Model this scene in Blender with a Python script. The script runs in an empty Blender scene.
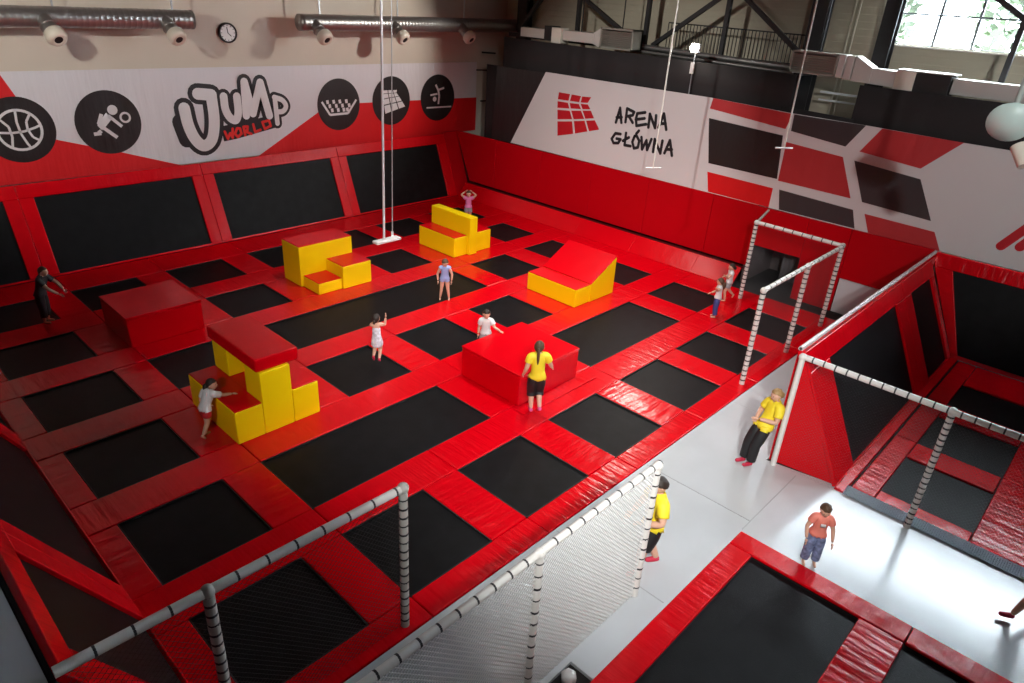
import bpy, bmesh, math, random
from mathutils import Vector, Matrix
from mathutils import noise as mnoise
random.seed(7)
SC = bpy.context.scene
COL = SC.collection

# ---------------------------------------------------------------- camera
YAW, PITCH, ROLL = 0.8369468, 0.4663598, 0.0647147
FPX = 693.57
CAM = Vector((0, 0, 8.0))
cy, sy, cp, sp, cr, sr = math.cos(YAW), math.sin(YAW), math.cos(PITCH), math.sin(PITCH), math.cos(ROLL), math.sin(ROLL)
FWD = Vector((sy*cp, cy*cp, -sp))
RT0 = Vector((cy, -sy, 0)); UP0 = RT0.cross(FWD)
RT = cr*RT0 + sr*UP0; UP = -sr*RT0 + cr*UP0
cam_data = bpy.data.cameras.new('camera')
cam = bpy.data.objects.new('camera', cam_data); COL.objects.link(cam)
cam_data.sensor_width = 36; cam_data.lens = FPX/1024*36
cam_data.clip_start = 0.05; cam_data.clip_end = 200
m = Matrix((RT, UP, -FWD)).transposed().to_4x4(); m.translation = CAM
cam.matrix_world = m
SC.camera = cam

def ray(p):
    return RT*((p[0]-512)/FPX) + UP*(-(p[1]-341.5)/FPX) + FWD
def at_z(p, z):
    d = ray(p); return CAM + d*((z-CAM.z)/d.z)
def at_x(p, x):
    d = ray(p); return CAM + d*((x-CAM.x)/d.x)
def at_y(p, y):
    d = ray(p); return CAM + d*((y-CAM.y)/d.y)

# ---------------------------------------------------------------- world, exposure, lights
SC.view_settings.view_transform = 'Standard'
SC.view_settings.look = 'None'
SC.view_settings.gamma = 1.0
SC.view_settings.use_curve_mapping = False
SC.view_settings.exposure = 0.08
world = bpy.data.worlds.new('daylight'); SC.world = world
world.use_nodes = True
wn = world.node_tree
bg = wn.nodes['Background']
bg.inputs['Color'].default_value = (0.80, 0.92, 1.0, 1); bg.inputs['Strength'].default_value = 30.0

def light(name, kind, loc, target, power, color=(1, 1, 1), size=1.0, size_y=None, spot=None, blend=0.6, parent=None):
    ld = bpy.data.lights.new(name, kind); ld.energy = power; ld.color = color
    if kind == 'AREA':
        ld.shape = 'RECTANGLE'; ld.size = size; ld.size_y = size_y or size
    if kind in ('SPOT', 'POINT'):
        ld.shadow_soft_size = size
    if kind == 'SPOT':
        ld.spot_size = math.radians(spot); ld.spot_blend = blend
    o = bpy.data.objects.new(name, ld); COL.objects.link(o)
    o.location = loc
    d = Vector(target)-Vector(loc)
    o.rotation_euler = d.to_track_quat('-Z', 'Y').to_euler()
    return o
WARM = (1.0, 0.93, 0.82)
# unseen ceiling lamps assumed over the hall (the fixtures themselves are built further down)
HIGH_BAYS = [(11.0, 9.5, 1800), (15.5, 9.5, 1700), (11.5, 14.5, 1500), (16.5, 15.0, 1000)]
for i, (x, y, pw) in enumerate(HIGH_BAYS):
    light('high_bay_light', 'SPOT', (x, y, 10.5), (x, y, 0), pw, (1.0, 0.96, 0.90), 0.25, spot=84, blend=1.0)
# key light from behind the viewer, then unseen fills added on that side
light('unseen_camera_side_light', 'SPOT', (0.8, -2.2, 9.9), (12.8, 9.3, 0), 8200, (1.0, 0.97, 0.93), 0.25, spot=52, blend=0.9)
light('unseen_camera_side_light', 'SPOT', (1.5, -1.0, 10.4), (9.0, 4.6, 1), 1000, (1.0, 0.97, 0.93), 0.25, spot=52, blend=1.0)  # added fill that brightens the front rails and netting
light('unseen_camera_side_light', 'SPOT', (-1.8, 3.0, 7.2), (8.5, 14.0, 0.3), 1700, (1.0, 0.97, 0.93), 0.2, spot=34, blend=1.0)  # added low fill for the block sides and the left child
FLOOD = at_x((695, 48), 20.9)
light('flood_light', 'SPOT', FLOOD+Vector((-0.35, 0, -0.05)), (12, 11, 0), 600, WARM, 0.12, spot=120)
light('unseen_wall_wash', 'SPOT', (1.8, 15.5, 8.3), (7.0, 23.2, 5.4), 1250, (1.0, 0.92, 0.82), 0.12, spot=75)
light('unseen_wall_wash', 'SPOT', (19.6, 16.0, 8.3), (15.0, 23.2, 5.4), 1050, (1.0, 0.92, 0.82), 0.12, spot=75)
light('unseen_wall_wash', 'SPOT', (11.0, 11.5, 10.3), (20.9, 14.5, 4.4), 2100, (1.0, 0.98, 0.95), 0.15, spot=55)  # added wash to brighten the arena banner, no fixture behind it
light('unseen_camera_side_light', 'SPOT', (3.5, -3.5, 10.2), (20.5, 3.8, 5.2), 3800, (1.0, 0.98, 0.96), 0.2, spot=34, blend=0.8)  # added fill for the right banner, ducts and teal shade

# ---------------------------------------------------------------- mesh helpers
class MB:
    def __init__(s): s.v = []; s.f = []; s.mi = []; s.cur = 0; s.smooth = []
    def add(s, vs, fs, smooth=False):
        o = len(s.v); s.v += [tuple(x) for x in vs]
        for f in fs:
            s.f.append(tuple(i+o for i in f)); s.mi.append(s.cur); s.smooth.append(smooth)
        return s
    def box(s, x0, x1, y0, y1, z0, z1):
        return s.obox(Vector((0, 0, 0)), Vector((1, 0, 0)), Vector((0, 1, 0)), Vector((0, 0, 1)), x0, x1, y0, y1, z0, z1)
    def obox(s, O, U, V, N, u0, u1, v0, v1, n0, n1):
        O, U, V, N = Vector(O), Vector(U), Vector(V), Vector(N)
        vs = [O+U*u+V*v+N*n for n in (n0, n1) for (u, v) in ((u0, v0), (u1, v0), (u1, v1), (u0, v1))]
        fs = [(3, 2, 1, 0), (4, 5, 6, 7), (0, 1, 5, 4), (1, 2, 6, 5), (2, 3, 7, 6), (3, 0, 4, 7)]
        if U.cross(V).dot(N) < 0: fs = [tuple(reversed(f)) for f in fs]
        return s.add(vs, fs)
    def prism(s, pts, off):
        """polygon pts (3D) extruded by vector off"""
        n = len(pts); pts = [Vector(p) for p in pts]; off = Vector(off)
        nr = Vector((0, 0, 0))
        for i in range(n): nr += pts[i].cross(pts[(i+1) % n])
        vs = pts+[p+off for p in pts]
        fs = [tuple(range(n-1, -1, -1)), tuple(range(n, 2*n))]+[(i, (i+1) % n, n+(i+1) % n, n+i) for i in range(n)]
        if nr.dot(off) < 0: fs = [tuple(reversed(f)) for f in fs]
        return s.add(vs, fs)
    def tube(s, a, b, r, n=8, r2=None, caps=True):
        a, b = Vector(a), Vector(b); d = (b-a)
        if d.length < 1e-6: return s
        d.normalize(); q = d.orthogonal().normalized(); w = d.cross(q)
        r2 = r if r2 is None else r2
        vs = [a+(q*math.cos(2*math.pi*i/n)+w*math.sin(2*math.pi*i/n))*r for i in range(n)]
        vs += [b+(q*math.cos(2*math.pi*i/n)+w*math.sin(2*math.pi*i/n))*r2 for i in range(n)]
        s.add(vs, [(i, (i+1) % n, n+(i+1) % n, n+i) for i in range(n)], smooth=n > 4)
        if caps: s.add(vs, [tuple(range(n-1, -1, -1)), tuple(range(n, 2*n))])
        return s
    def path(s, pts, r, n=6):
        for a, b in zip(pts[:-1], pts[1:]): s.tube(a, b, r, n)
        return s
    def disc(s, c, nr, r, th, n=32):
        c, nr = Vector(c), Vector(nr).normalized()
        return s.tube(c, c+nr*th, r, n)
    def ring(s, c, nr, r, w, th, n=36, a0=0, a1=2*math.pi):
        c, nr = Vector(c), Vector(nr).normalized(); q = nr.orthogonal().normalized(); e = nr.cross(q)
        pts = [(q*math.cos(a0+(a1-a0)*i/n)+e*math.sin(a0+(a1-a0)*i/n)) for i in range(n+1)]
        for a, b in zip(pts[:-1], pts[1:]):
            s.prism([c+a*(r-w), c+a*(r+w), c+b*(r+w), c+b*(r-w)], nr*th)
        return s
    def lathe(s, c, ax, prof, n=20):
        """prof: list of (distance along axis, radius)"""
        c, ax = Vector(c), Vector(ax).normalized(); q = ax.orthogonal().normalized(); e = ax.cross(q)
        vs = []
        for (h, r) in prof:
            for i in range(n):
                a = 2*math.pi*i/n; vs.append(c+ax*h+(q*math.cos(a)+e*math.sin(a))*r)
        fs = [(k*n+i, k*n+(i+1) % n, (k+1)*n+(i+1) % n, (k+1)*n+i) for k in range(len(prof)-1) for i in range(n)]
        return s.add(vs, fs, smooth=True)
    def sphere(s, c, r, sc=(1, 1, 1), nu=12, nv=8):
        c = Vector(c); vs = [c+Vector((0, 0, r*sc[2]))]
        for j in range(1, nv):
            t = math.pi*j/nv
            for i in range(nu):
                p = 2*math.pi*i/nu
                vs.append(c+Vector((r*sc[0]*math.sin(t)*math.cos(p), r*sc[1]*math.sin(t)*math.sin(p), r*sc[2]*math.cos(t))))
        vs.append(c-Vector((0, 0, r*sc[2]))); L = len(vs)-1
        fs = [(0, 1+i, 1+(i+1) % nu) for i in range(nu)]
        for j in range(nv-2):
            a = 1+j*nu; b = a+nu
            fs += [(a+i, b+i, b+(i+1) % nu, a+(i+1) % nu) for i in range(nu)]
        a = 1+(nv-2)*nu
        fs += [(L, a+(i+1) % nu, a+i) for i in range(nu)]
        return s.add(vs, fs, smooth=True)
    def build(s, name, mats, parent=None, bevel=0, seg=2, loc=None):
        if not isinstance(mats, (list, tuple)): mats = [mats]
        me = bpy.data.meshes.new(name)
        vs = s.v
        if loc is not None: vs = [(x-loc[0], y-loc[1], z-loc[2]) for x, y, z in vs]
        elif parent is not None:
            L = parent_loc(parent); vs = [(x-L[0], y-L[1], z-L[2]) for x, y, z in vs]
        me.from_pydata(vs, [], s.f); me.update()
        for mt in mats: me.materials.append(mt)
        for p, mi, smt in zip(me.polygons, s.mi, s.smooth): p.material_index = mi; p.use_smooth = smt
        o = bpy.data.objects.new(name, me); COL.objects.link(o)
        if parent is not None: o.parent = parent
        if loc is not None: o.location = loc
        if bevel:
            b = o.modifiers.new('bevel', 'BEVEL'); b.width = bevel; b.segments = seg; b.limit_method = 'ANGLE'
            for p in me.polygons: p.use_smooth = True
            try:
                b.harden_normals = True
            except Exception: pass
        return o

def parent_loc(p):
    L = Vector((0, 0, 0))
    while p is not None:
        L += p.location; p = p.parent
    return L
def tag(o, label=None, cat=None, group=None, kind=None):
    if label: o['label'] = label
    if cat: o['category'] = cat
    if group: o['group'] = group
    if kind: o['kind'] = kind
    return o
def empty(name, loc, label, cat, group=None):
    o = bpy.data.objects.new(name, None); COL.objects.link(o); o.location = loc; o.empty_display_size = 0.2
    return tag(o, label, cat, group)
def struct(mb, name, mat, bevel=0):
    return tag(mb.build(name, mat, bevel=bevel), kind='structure')

# ---------------------------------------------------------------- materials
def mat(name, color, rough=0.5, metal=0.0, spec=0.5, coat=0.0, bump=None, vary=None, emit=None, sub=0.0):
    """bump = (scale xyz, noise scale, strength, distance); vary = (scale, amount) mottles the base colour"""
    M = bpy.data.materials.new(name); M.use_nodes = True
    nt = M.node_tree; b = nt.nodes['Principled BSDF']
    b.inputs['Base Color'].default_value = (*color, 1)
    b.inputs['Roughness'].default_value = rough; b.inputs['Metallic'].default_value = metal
    b.inputs['Specular IOR Level'].default_value = spec
    b.inputs['Coat Weight'].default_value = coat; b.inputs['Coat Roughness'].default_value = 0.12
    tc = nt.nodes.new('ShaderNodeTexCoord')
    if bump:
        for k, (sc, ns, st, dist) in enumerate(bump if isinstance(bump, list) else [bump]):
            mp = nt.nodes.new('ShaderNodeMapping'); mp.inputs['Scale'].default_value = sc
            nz = nt.nodes.new('ShaderNodeTexNoise'); nz.inputs['Scale'].default_value = ns; nz.inputs['Detail'].default_value = 3
            bp = nt.nodes.new('ShaderNodeBump'); bp.inputs['Strength'].default_value = st; bp.inputs['Distance'].default_value = dist
            nt.links.new(tc.outputs['Object'], mp.inputs['Vector']); nt.links.new(mp.outputs[0], nz.inputs['Vector'])
            nt.links.new(nz.outputs['Fac'], bp.inputs['Height'])
            if k: nt.links.new(prev.outputs[0], bp.inputs['Normal'])
            prev = bp
        nt.links.new(prev.outputs[0], b.inputs['Normal'])
    if vary:
        nz = nt.nodes.new('ShaderNodeTexNoise'); nz.inputs['Scale'].default_value = vary[0]; nz.inputs['Detail'].default_value = 5
        rp = nt.nodes.new('ShaderNodeMapRange'); rp.inputs['To Min'].default_value = 1-vary[1]; rp.inputs['To Max'].default_value = 1+vary[1]
        rp.inputs['From Min'].default_value = 0.3; rp.inputs['From Max'].default_value = 0.7
        mx = nt.nodes.new('ShaderNodeVectorMath'); mx.operation = 'SCALE'; mx.inputs[0].default_value = color
        nt.links.new(tc.outputs['Object'], nz.inputs['Vector']); nt.links.new(nz.outputs['Fac'], rp.inputs['Value'])
        nt.links.new(rp.outputs[0], mx.inputs['Scale']); nt.links.new(mx.outputs[0], b.inputs['Base Color'])
    if emit:
        b.inputs['Emission Color'].default_value = (*emit[0], 1); b.inputs['Emission Strength'].default_value = emit[1]
    return M

RED = (0.66, 0.0, 0.006)
# vinyl pads: gathers run across the pad, puckers are patchy
vin_x = mat('red_vinyl_across', RED, 0.20, spec=0.32, coat=0.0, bump=[((9, 1.1, 2), 1.0, 0.35, 0.05), ((1, 1, 1), 2.2, 0.25, 0.06)])
vin_y = mat('red_vinyl_along', RED, 0.20, spec=0.32, coat=0.0, bump=[((1.1, 9, 2), 1.0, 0.35, 0.05), ((1, 1, 1), 2.2, 0.25, 0.06)])
vin_f = mat('red_vinyl_flat', RED, 0.24, spec=0.22, bump=((1, 1, 1), 1.6, 0.2, 0.06))
vin_w = mat('red_wall_vinyl', (0.50, 0.0, 0.006), 0.36, spec=0.2, bump=((0.4, 1, 1), 1.3, 0.2, 0.06))
yel = mat('yellow_vinyl', (1.0, 0.71, 0.002), 0.36, spec=0.3, bump=((1, 1, 1), 2.2, 0.15, 0.04))
bed_m = mat('black_bed_mesh', (0.007, 0.007, 0.008), 0.45, spec=0.12, bump=((1, 1, 1), 90, 0.25, 0.01), vary=(3, 0.3))
under = mat('dark_underfloor', (0.012, 0.01, 0.01), 0.8)
seam_m = mat('dark_seam', (0.10, 0.002, 0.004), 0.5)
walk = mat('pale_grey_vinyl_floor', (0.56, 0.59, 0.62), 0.24, spec=0.6, coat=0.3, bump=[((1, 1, 1), 1.1, 0.16, 0.05), ((1, 6, 1), 1.4, 0.06, 0.03)], vary=(0.8, 0.06))
foam = mat('white_foam_sleeve', (0.80, 0.79, 0.76), 0.45, bump=((1, 1, 1), 25, 0.2, 0.01))
net_g = mat('grey_netting', (0.12, 0.13, 0.14), 0.7)
foam_g = mat('grey_foam_sleeve', (0.50, 0.50, 0.47), 0.5, bump=((1, 1, 1), 25, 0.2, 0.01))
tie = mat('black_cable_tie', (0.02, 0.02, 0.025), 0.5)
net_w = mat('white_netting', (0.78, 0.80, 0.80), 0.7)
net_d = mat('dark_netting', (0.03, 0.03, 0.03), 0.7)
steel_p = mat('grey_steel_post', (0.45, 0.47, 0.5), 0.35, metal=0.6)
wall_c = mat('cream_wall_paint', (0.66, 0.60, 0.51), 0.75, bump=((1, 1, 1), 3, 0.05, 0.02), vary=(0.4, 0.04))
ceil_m = mat('ceiling_sheet', (0.12, 0.12, 0.115), 0.8)
dark_wall = mat('dark_wall_paint', (0.10, 0.08, 0.08), 0.8)
ban_w = mat('white_banner_cloth', (0.74, 0.74, 0.78), 0.5, bump=((1.6, 1.6, 0.25), 2.2, 0.4, 0.08))
ban_w2 = mat('pale_banner_cloth', (0.70, 0.70, 0.70), 0.5, bump=((1, 0.8, 0.25), 1.2, 0.3, 0.06))
ban_r = mat('red_banner_print', (0.72, 0.008, 0.012), 0.45, bump=((1.6, 1.6, 0.25), 2.2, 0.4, 0.08))
ban_r2 = mat('brick_red_banner_print', (0.50, 0.035, 0.04), 0.45, bump=((1, 1.6, 0.4), 1.8, 0.4, 0.08))
ban_k = mat('black_banner_print', (0.018, 0.017, 0.018), 0.42, bump=((1.6, 1.6, 0.25), 2.2, 0.4, 0.08))
ban_k2 = mat('charcoal_banner_print', (0.045, 0.042, 0.045), 0.45, bump=((1, 1.6, 0.4), 1.8, 0.4, 0.08))
ink = mat('black_ink', (0.012, 0.014, 0.018), 0.5)
ink_w = mat('white_ink', (0.78, 0.78, 0.80), 0.5)
ink_r = mat('red_ink', (0.75, 0.02, 0.015), 0.5)
ink_m = mat('deep_red_ink', (0.55, 0.01, 0.02), 0.5)
curt = mat('black_curtain_cloth', (0.022, 0.018, 0.019), 0.85)
duct_m = mat('galvanised_duct', (0.36, 0.35, 0.34), 0.36, metal=0.8)
duct_c = mat('duct_seam', (0.35, 0.33, 0.32), 0.4, metal=0.8)
plast = mat('cream_plastic', (0.78, 0.74, 0.64), 0.35)
blk = mat('black_metal', (0.015, 0.015, 0.017), 0.5)
steel = mat('dark_steel', (0.02, 0.019, 0.02), 0.55)
louv = mat('louvre_metal', (0.42, 0.41, 0.36), 0.45, metal=0.5)
duct_w = mat('pale_duct_sheet', (0.66, 0.64, 0.60), 0.35, metal=0.3)
white_p = mat('white_plastic', (0.80, 0.80, 0.80), 0.35)
rope_m = mat('white_rope', (0.82, 0.86, 0.90), 0.6)
rope_d = mat('grey_rope', (0.45, 0.46, 0.48), 0.6)
teal = mat('pale_teal_enamel', (0.60, 0.78, 0.74), 0.4)
glow = mat('lamp_glass', (1, 1, 1), 0.3, emit=((1.0, 0.93, 0.8), 60))
winf = mat('window_frame_grey', (0.25, 0.27, 0.29), 0.4)
leaf = mat('leaf_green', (0.034, 0.055, 0.022), 0.6, vary=(1.2, 0.5))
bark = mat('bark', (0.16, 0.10, 0.06), 0.8)
def panel_mat():
    M = mat('beige_wall_panel', (0.52, 0.47, 0.35), 0.6)
    nt = M.node_tree; b = nt.nodes['Principled BSDF']; tc = nt.nodes['Texture Coordinate']
    sep = nt.nodes.new('ShaderNodeSeparateXYZ'); nt.links.new(tc.outputs['Object'], sep.inputs[0])
    mo = nt.nodes.new('ShaderNodeMath'); mo.operation = 'FRACT'
    mu = nt.nodes.new('ShaderNodeMath'); mu.operation = 'MULTIPLY'; mu.inputs[1].default_value = 5.0
    nt.links.new(sep.outputs['Z'], mu.inputs[0]); nt.links.new(mu.outputs[0], mo.inputs[0])
    gt = nt.nodes.new('ShaderNodeMath'); gt.operation = 'GREATER_THAN'; gt.inputs[1].default_value = 0.1
    nt.links.new(mo.outputs[0], gt.inputs[0])
    bp = nt.nodes.new('ShaderNodeBump'); bp.inputs['Strength'].default_value = 0.8; bp.inputs['Distance'].default_value = 0.03
    nt.links.new(gt.outputs[0], bp.inputs['Height']); nt.links.new(bp.outputs[0], b.inputs['Normal'])
    return M
panel = panel_mat()
def glass_mat():
    M = bpy.data.materials.new('window_glass'); M.use_nodes = True; nt = M.node_tree; nt.nodes.clear()
    o = nt.nodes.new('ShaderNodeOutputMaterial'); t = nt.nodes.new('ShaderNodeBsdfTransparent'); g = nt.nodes.new('ShaderNodeBsdfGlossy')
    g.inputs['Roughness'].default_value = 0.03; mx = nt.nodes.new('ShaderNodeMixShader'); mx.inputs[0].default_value = 0.06
    nt.links.new(t.outputs[0], mx.inputs[1]); nt.links.new(g.outputs[0], mx.inputs[2]); nt.links.new(mx.outputs[0], o.inputs[0])
    return M
glass = glass_mat()

# ---------------------------------------------------------------- room shell
X_R, Y_B, X_L, Y_F, Z_C = 24.0, 23.2, -3.0, -8.0, 11.5
struct(MB().box(X_L, X_R, Y_F, Y_B, -0.2, -0.06), 'floor', under)
struct(MB().box(X_L, X_R+.3, Y_B, Y_B+0.3, -0.2, Z_C), 'wall_back', wall_c)
struct(MB().box(X_L-.3, X_L, Y_F, Y_B+.3, -0.2, Z_C), 'wall_left', dark_wall)
struct(MB().box(X_L-.3, X_R+.3, Y_F-.3, Y_F, -0.2, Z_C), 'wall_front', dark_wall)
struct(MB().box(X_L-.3, X_R+.3, Y_F-.3, Y_B+.3, Z_C, Z_C+.2), 'ceiling', ceil_m)
# right wall with a long high window
WY0, WY1, WZ0, WZ1 = -7.0, 7.55, 7.28, 10.9
w = MB()
w.box(X_R, X_R+.3, Y_F, Y_B, -0.2, WZ0).box(X_R, X_R+.3, Y_F, Y_B, WZ1, Z_C)
w.box(X_R, X_R+.3, Y_F, WY0, WZ0, WZ1).box(X_R, X_R+.3, WY1, Y_B, WZ0, WZ1)
struct(w, 'wall_right', panel)
win = MB()
ys = [WY1, 6.2, 5.2, 4.19, 3.1, 2.0, 0.9, -0.2, -1.3, -2.4, -3.5, -4.6, -5.7, WY0]
for yy in ys: win.box(X_R+.08, X_R+.18, yy-.035, yy+.035, WZ0, WZ1)
for zz in (WZ0, 8.1, 9.4, WZ1): win.box(X_R+.09, X_R+.17, WY0, WY1, zz-.025, zz+.025)
wf = struct(win, 'window_1', winf)
MB().box(X_R+.12, X_R+.14, WY0, WY1, WZ0, WZ1).build('window_pane', glass, wf)
sl = MB().box(X_R-.12, X_R+.1, WY0, WY1, WZ0-.06, WZ0-.02).build('window_sill', wall_c, wf)

# walkway, pale grey vinyl
wk = MB()
wk.prism([(1.6, 3.52, -.06), (5.5, 3.52, -.06), (5.5, 3.14, -.06), (9.63, 3.14, -.06), (9.63, -8, -.06), (12.26, -8, -.06), (12.26, 2.2, -.06), (11.95, 3.78, -.06), (20.9, 3.78, -.06), (20.9, 5.34, -.06), (1.6, 5.34, -.06)], (0, 0, .055))
struct(wk, 'floor_walkway', walk)
sm = MB()
for a, b in [((7.3, 3.2), (7.3, 5.3)), ((10.0, 3.15), (10.0, 5.3)), ((13.5, 3.8), (13.5, 5.3)), ((9.7, 3.15), (11.9, 3.15))]:
    a, b = Vector((*a, -.004)), Vector((*b, -.004)); d = (b-a).normalized(); n = Vector((-d.y, d.x, 0))
    sm.obox(a, d, n, Vector((0, 0, 1)), 0, (b-a).length, -.008, .008, 0, .003)
struct(sm, 'trim_1', mat('grey_seam', (0.33, 0.35, 0.37), 0.4))

# ---------------------------------------------------------------- main arena trampolines
XC = [(2.17, 3.91), (4.65, 6.35), (7.18, 8.90), (9.76, 11.42), (12.32, 13.95), (14.80, 16.42), (17.37, 18.93)]
YR = [(5.87, 7.64), (8.49, 10.24), (11.09, 12.84), (13.70, 15.41), (16.29, 17.95), (18.87, 20.55)]
def seamed_pad(name, x0, x1, y0, y1, m, parent, top=0.0):
    g = .006
    return MB().box(x0+g, x1-g, y0+g, y1-g, top-.055, top).build(name, m, parent, bevel=.022, seg=3)
ORD = ['first', 'second', 'third', 'fourth', 'fifth', 'sixth', 'seventh']
ROWN = {0: 'front row beside the grey walkway', 1: 'second row from the walkway', 2: 'third row from the walkway', 3: 'third row from the banner wall', 4: 'second row from the banner wall', 5: 'back row under the banner wall'}
COVER = {(1, 2): 'mostly hidden under the yellow block stack with a red slab top', (3, 1): 'hidden under the bright red foam box', (1, 4): 'hidden under the dim red foam box', (3, 4): 'hidden under the yellow stepped block near the swing', (5, 4): 'hidden under the yellow block with the tall thin middle', (5, 2): 'hidden under the yellow wedge ramp'}
LONG = {(1, 1): 2, (2, 3): 3, (4, 1): 2}
def trampoline(c0, c1, r, label):
    x0, x1 = XC[c0][0], XC[c1][1]; y0, y1 = YR[r]
    t = empty('trampoline', ((x0+x1)/2, (y0+y1)/2, -.06), label, 'trampoline', 'trampolines of the main arena floor')
    MB().box(x0, x1, y0, y1, -.055, -.045).build('jumping_bed', bed_m, t)
    nx = XC[c1+1][0] if c1 < 6 else 20.12
    ny = YR[r+1][0] if r < 5 else 21.86
    seamed_pad('edge_pad', x0 if c0 else 1.70, nx, y1, ny, vin_x, t)      # far side
    seamed_pad('edge_pad', x1, nx, y0, y1, vin_y, t)                       # right side
    if r == 0: seamed_pad('edge_pad', x0 if c0 else 1.70, nx, 5.36, y0, vin_x, t)
    if c0 == 0: seamed_pad('edge_pad', 1.70, x0, y0, y1, vin_y, t)
    # narrow dark edging where the bed meets its pads
    e = MB()
    e.box(x0, x1, y1-.015, y1, -.05, -.012).box(x0, x1, y0, y0+.015, -.05, -.012).box(x0, x0+.015, y0, y1, -.05, -.012).box(x1-.015, x1, y0, y1, -.05, -.012)
    e.build('bed_edging', blk, t)
    return t
for r in range(6):
    skip = set()
    for c in range(7):
        if c in skip: continue
        n = LONG.get((c, r), 1)
        for k in range(1, n): skip.add(c+k)
        if n > 1: lab = 'long black trampoline %s, %s' % ({(1, 1): 'left of the red foam box', (4, 1): 'right of the red foam box', (2, 3): 'three squares wide'}[(c, r)], ROWN[r])
        else:
            lab = 'square black trampoline, %s column from the left, %s' % (ORD[c], ROWN[r])
            if (c, r) in COVER: lab = 'square trampoline %s' % COVER[(c, r)].replace('mostly hidden', 'hidden')
        trampoline(c, c+n-1, r, lab)

# front trampolines at the bottom right, on their own frame
FB = [((5.3, 9.2), (1.02, 2.72), 'long black trampoline nearest the bottom edge, beside the grey walkway corner'),
      ((5.3, 9.2), (-1.5, 0.36), 'black trampoline cut off by the bottom right of the picture')]
for (x0, x1), (y0, y1), lab in FB:
    t = empty('trampoline', ((x0+x1)/2, (y0+y1)/2, -.06), lab, 'trampoline', 'front trampolines')
    MB().box(x0, x1, y0, y1, -.055, -.045).build('jumping_bed', bed_m, t)
    top = .03
    near = y0-.64 if y0 > 0 else y0-.4
    far = y1+.42 if y1 > 2 else y1+.02
    seamed_pad('edge_pad', x1, x1+.42, near, far, vin_y, t, top)
    seamed_pad('edge_pad', 4.6, x1, near, y0, vin_x, t, top)
    if y1 > 2: seamed_pad('edge_pad', 4.6, x1, y1, y1+.42, vin_x, t, top)
    seamed_pad('edge_pad', 4.6, x0, y0, y1, vin_y, t, top)

# right arena floor
for i, (x0, x1) in enumerate([(12.7, 14.3), (15.0, 16.6), (17.3, 18.75)]):
    for j, (y0, y1) in enumerate([(0.27, 1.84), (-2.25, -0.6)]):
        pos = ['nearest the white netting', 'in the middle column', 'by the back sloped beds'][i]
        t = empty('trampoline', ((x0+x1)/2, (y0+y1)/2, -.06), 'square right hand arena trampoline %s, %s' % (pos, ['beside the side slope', 'second row from the side slope'][j]), 'trampoline', 'trampolines of the right hand arena')
        MB().box(x0, x1, y0, y1, -.055, -.045).build('jumping_bed', bed_m, t)
        nx = [15.0, 17.3, 20.12][i]; ny = [2.27, 0.27][j]
        sx = [12.32, 15.0, 17.3][i]
        seamed_pad('edge_pad', sx, nx, y1, ny, vin_x, t)
        seamed_pad('edge_pad', x1, nx, y0, y1, vin_y, t)
        if i == 0: seamed_pad('edge_pad', 12.32, x0, y0, y1, vin_y, t)
        if j == 1: seamed_pad('edge_pad', sx, nx, y0-.6, y0, vin_x, t)

# ---------------------------------------------------------------- sloped wall trampolines
def sloped(name, O, U, V, beds, v_bed, v_all, u_all, labels, group, th=.05, vin=None, trap=None, cap_rail=False):
    """O base point, U along the wall, V up the slope, N out; beds list of (u0,u1)"""
    O, U, V = Vector(O), Vector(U).normalized(), Vector(V).normalized(); N = U.cross(V).normalized()
    if N.dot(CAM-O) < 0: N = -N
    ends = [u_all[0]]+[(beds[i][1]+beds[i+1][0])/2 for i in range(len(beds)-1)]+[u_all[1]]
    for i, (u0, u1) in enumerate(beds):
        e0, e1 = ends[i], ends[i+1]
        base = O+U*((u0+u1)/2)
        t = empty(name, tuple(base), labels[i], 'trampoline', group)
        MB().obox(O, U, V, N, u0-.02, u1+.02, v_bed[0]-.02, v_bed[1]+.02, -.03, -.01).build('jumping_bed', bed_m, t)
        g = .004
        def pad(a, b, c, d, m): MB().obox(O, U, V, N, a+g, b-g, c, d, -.04, th).build('edge_pad', m, t, bevel=.02, seg=3)
        pad(e0, e1, v_bed[1], v_all, vin[0])
        if v_bed[0] > .03: pad(e0, e1, 0, v_bed[0], vin[0])
        if u0-e0 > .02: pad(e0, u0, v_bed[0], v_bed[1], vin[1])
        if e1-u1 > .02: pad(u1, e1, v_bed[0], v_bed[1], vin[1])
        MB().obox(O, U, V, N, e0+.06, e1-.06, .08, v_all-.05, -.10, -.045).build('backing_frame', steel, t)
sl_z = mat('red_vinyl_slope', RED, 0.24, spec=0.22, bump=[((1.4, 1.4, 7), 1.0, 0.3, 0.05), ((1, 1, 1), 2.2, 0.25, 0.05)])
sloped('sloped_trampoline', (0, 21.88, 0), (1, 0, 0), (0, .86, 2.2), [(2.1, 4.06), (4.81, 9.24), (9.96, 14.40), (15.10, 19.60)], (.06, 2.24), 2.62, (1.72, 20.1),
       ['black sloped trampoline at the far left end under the banner wall, by the basketball emblem', 'wide black sloped trampoline under the ball player emblem', 'wide black sloped trampoline under the lettering of the banner', 'wide black sloped trampoline under the three round emblems'],
       'sloped trampolines under the banner wall', vin=(vin_x, sl_z))
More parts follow.
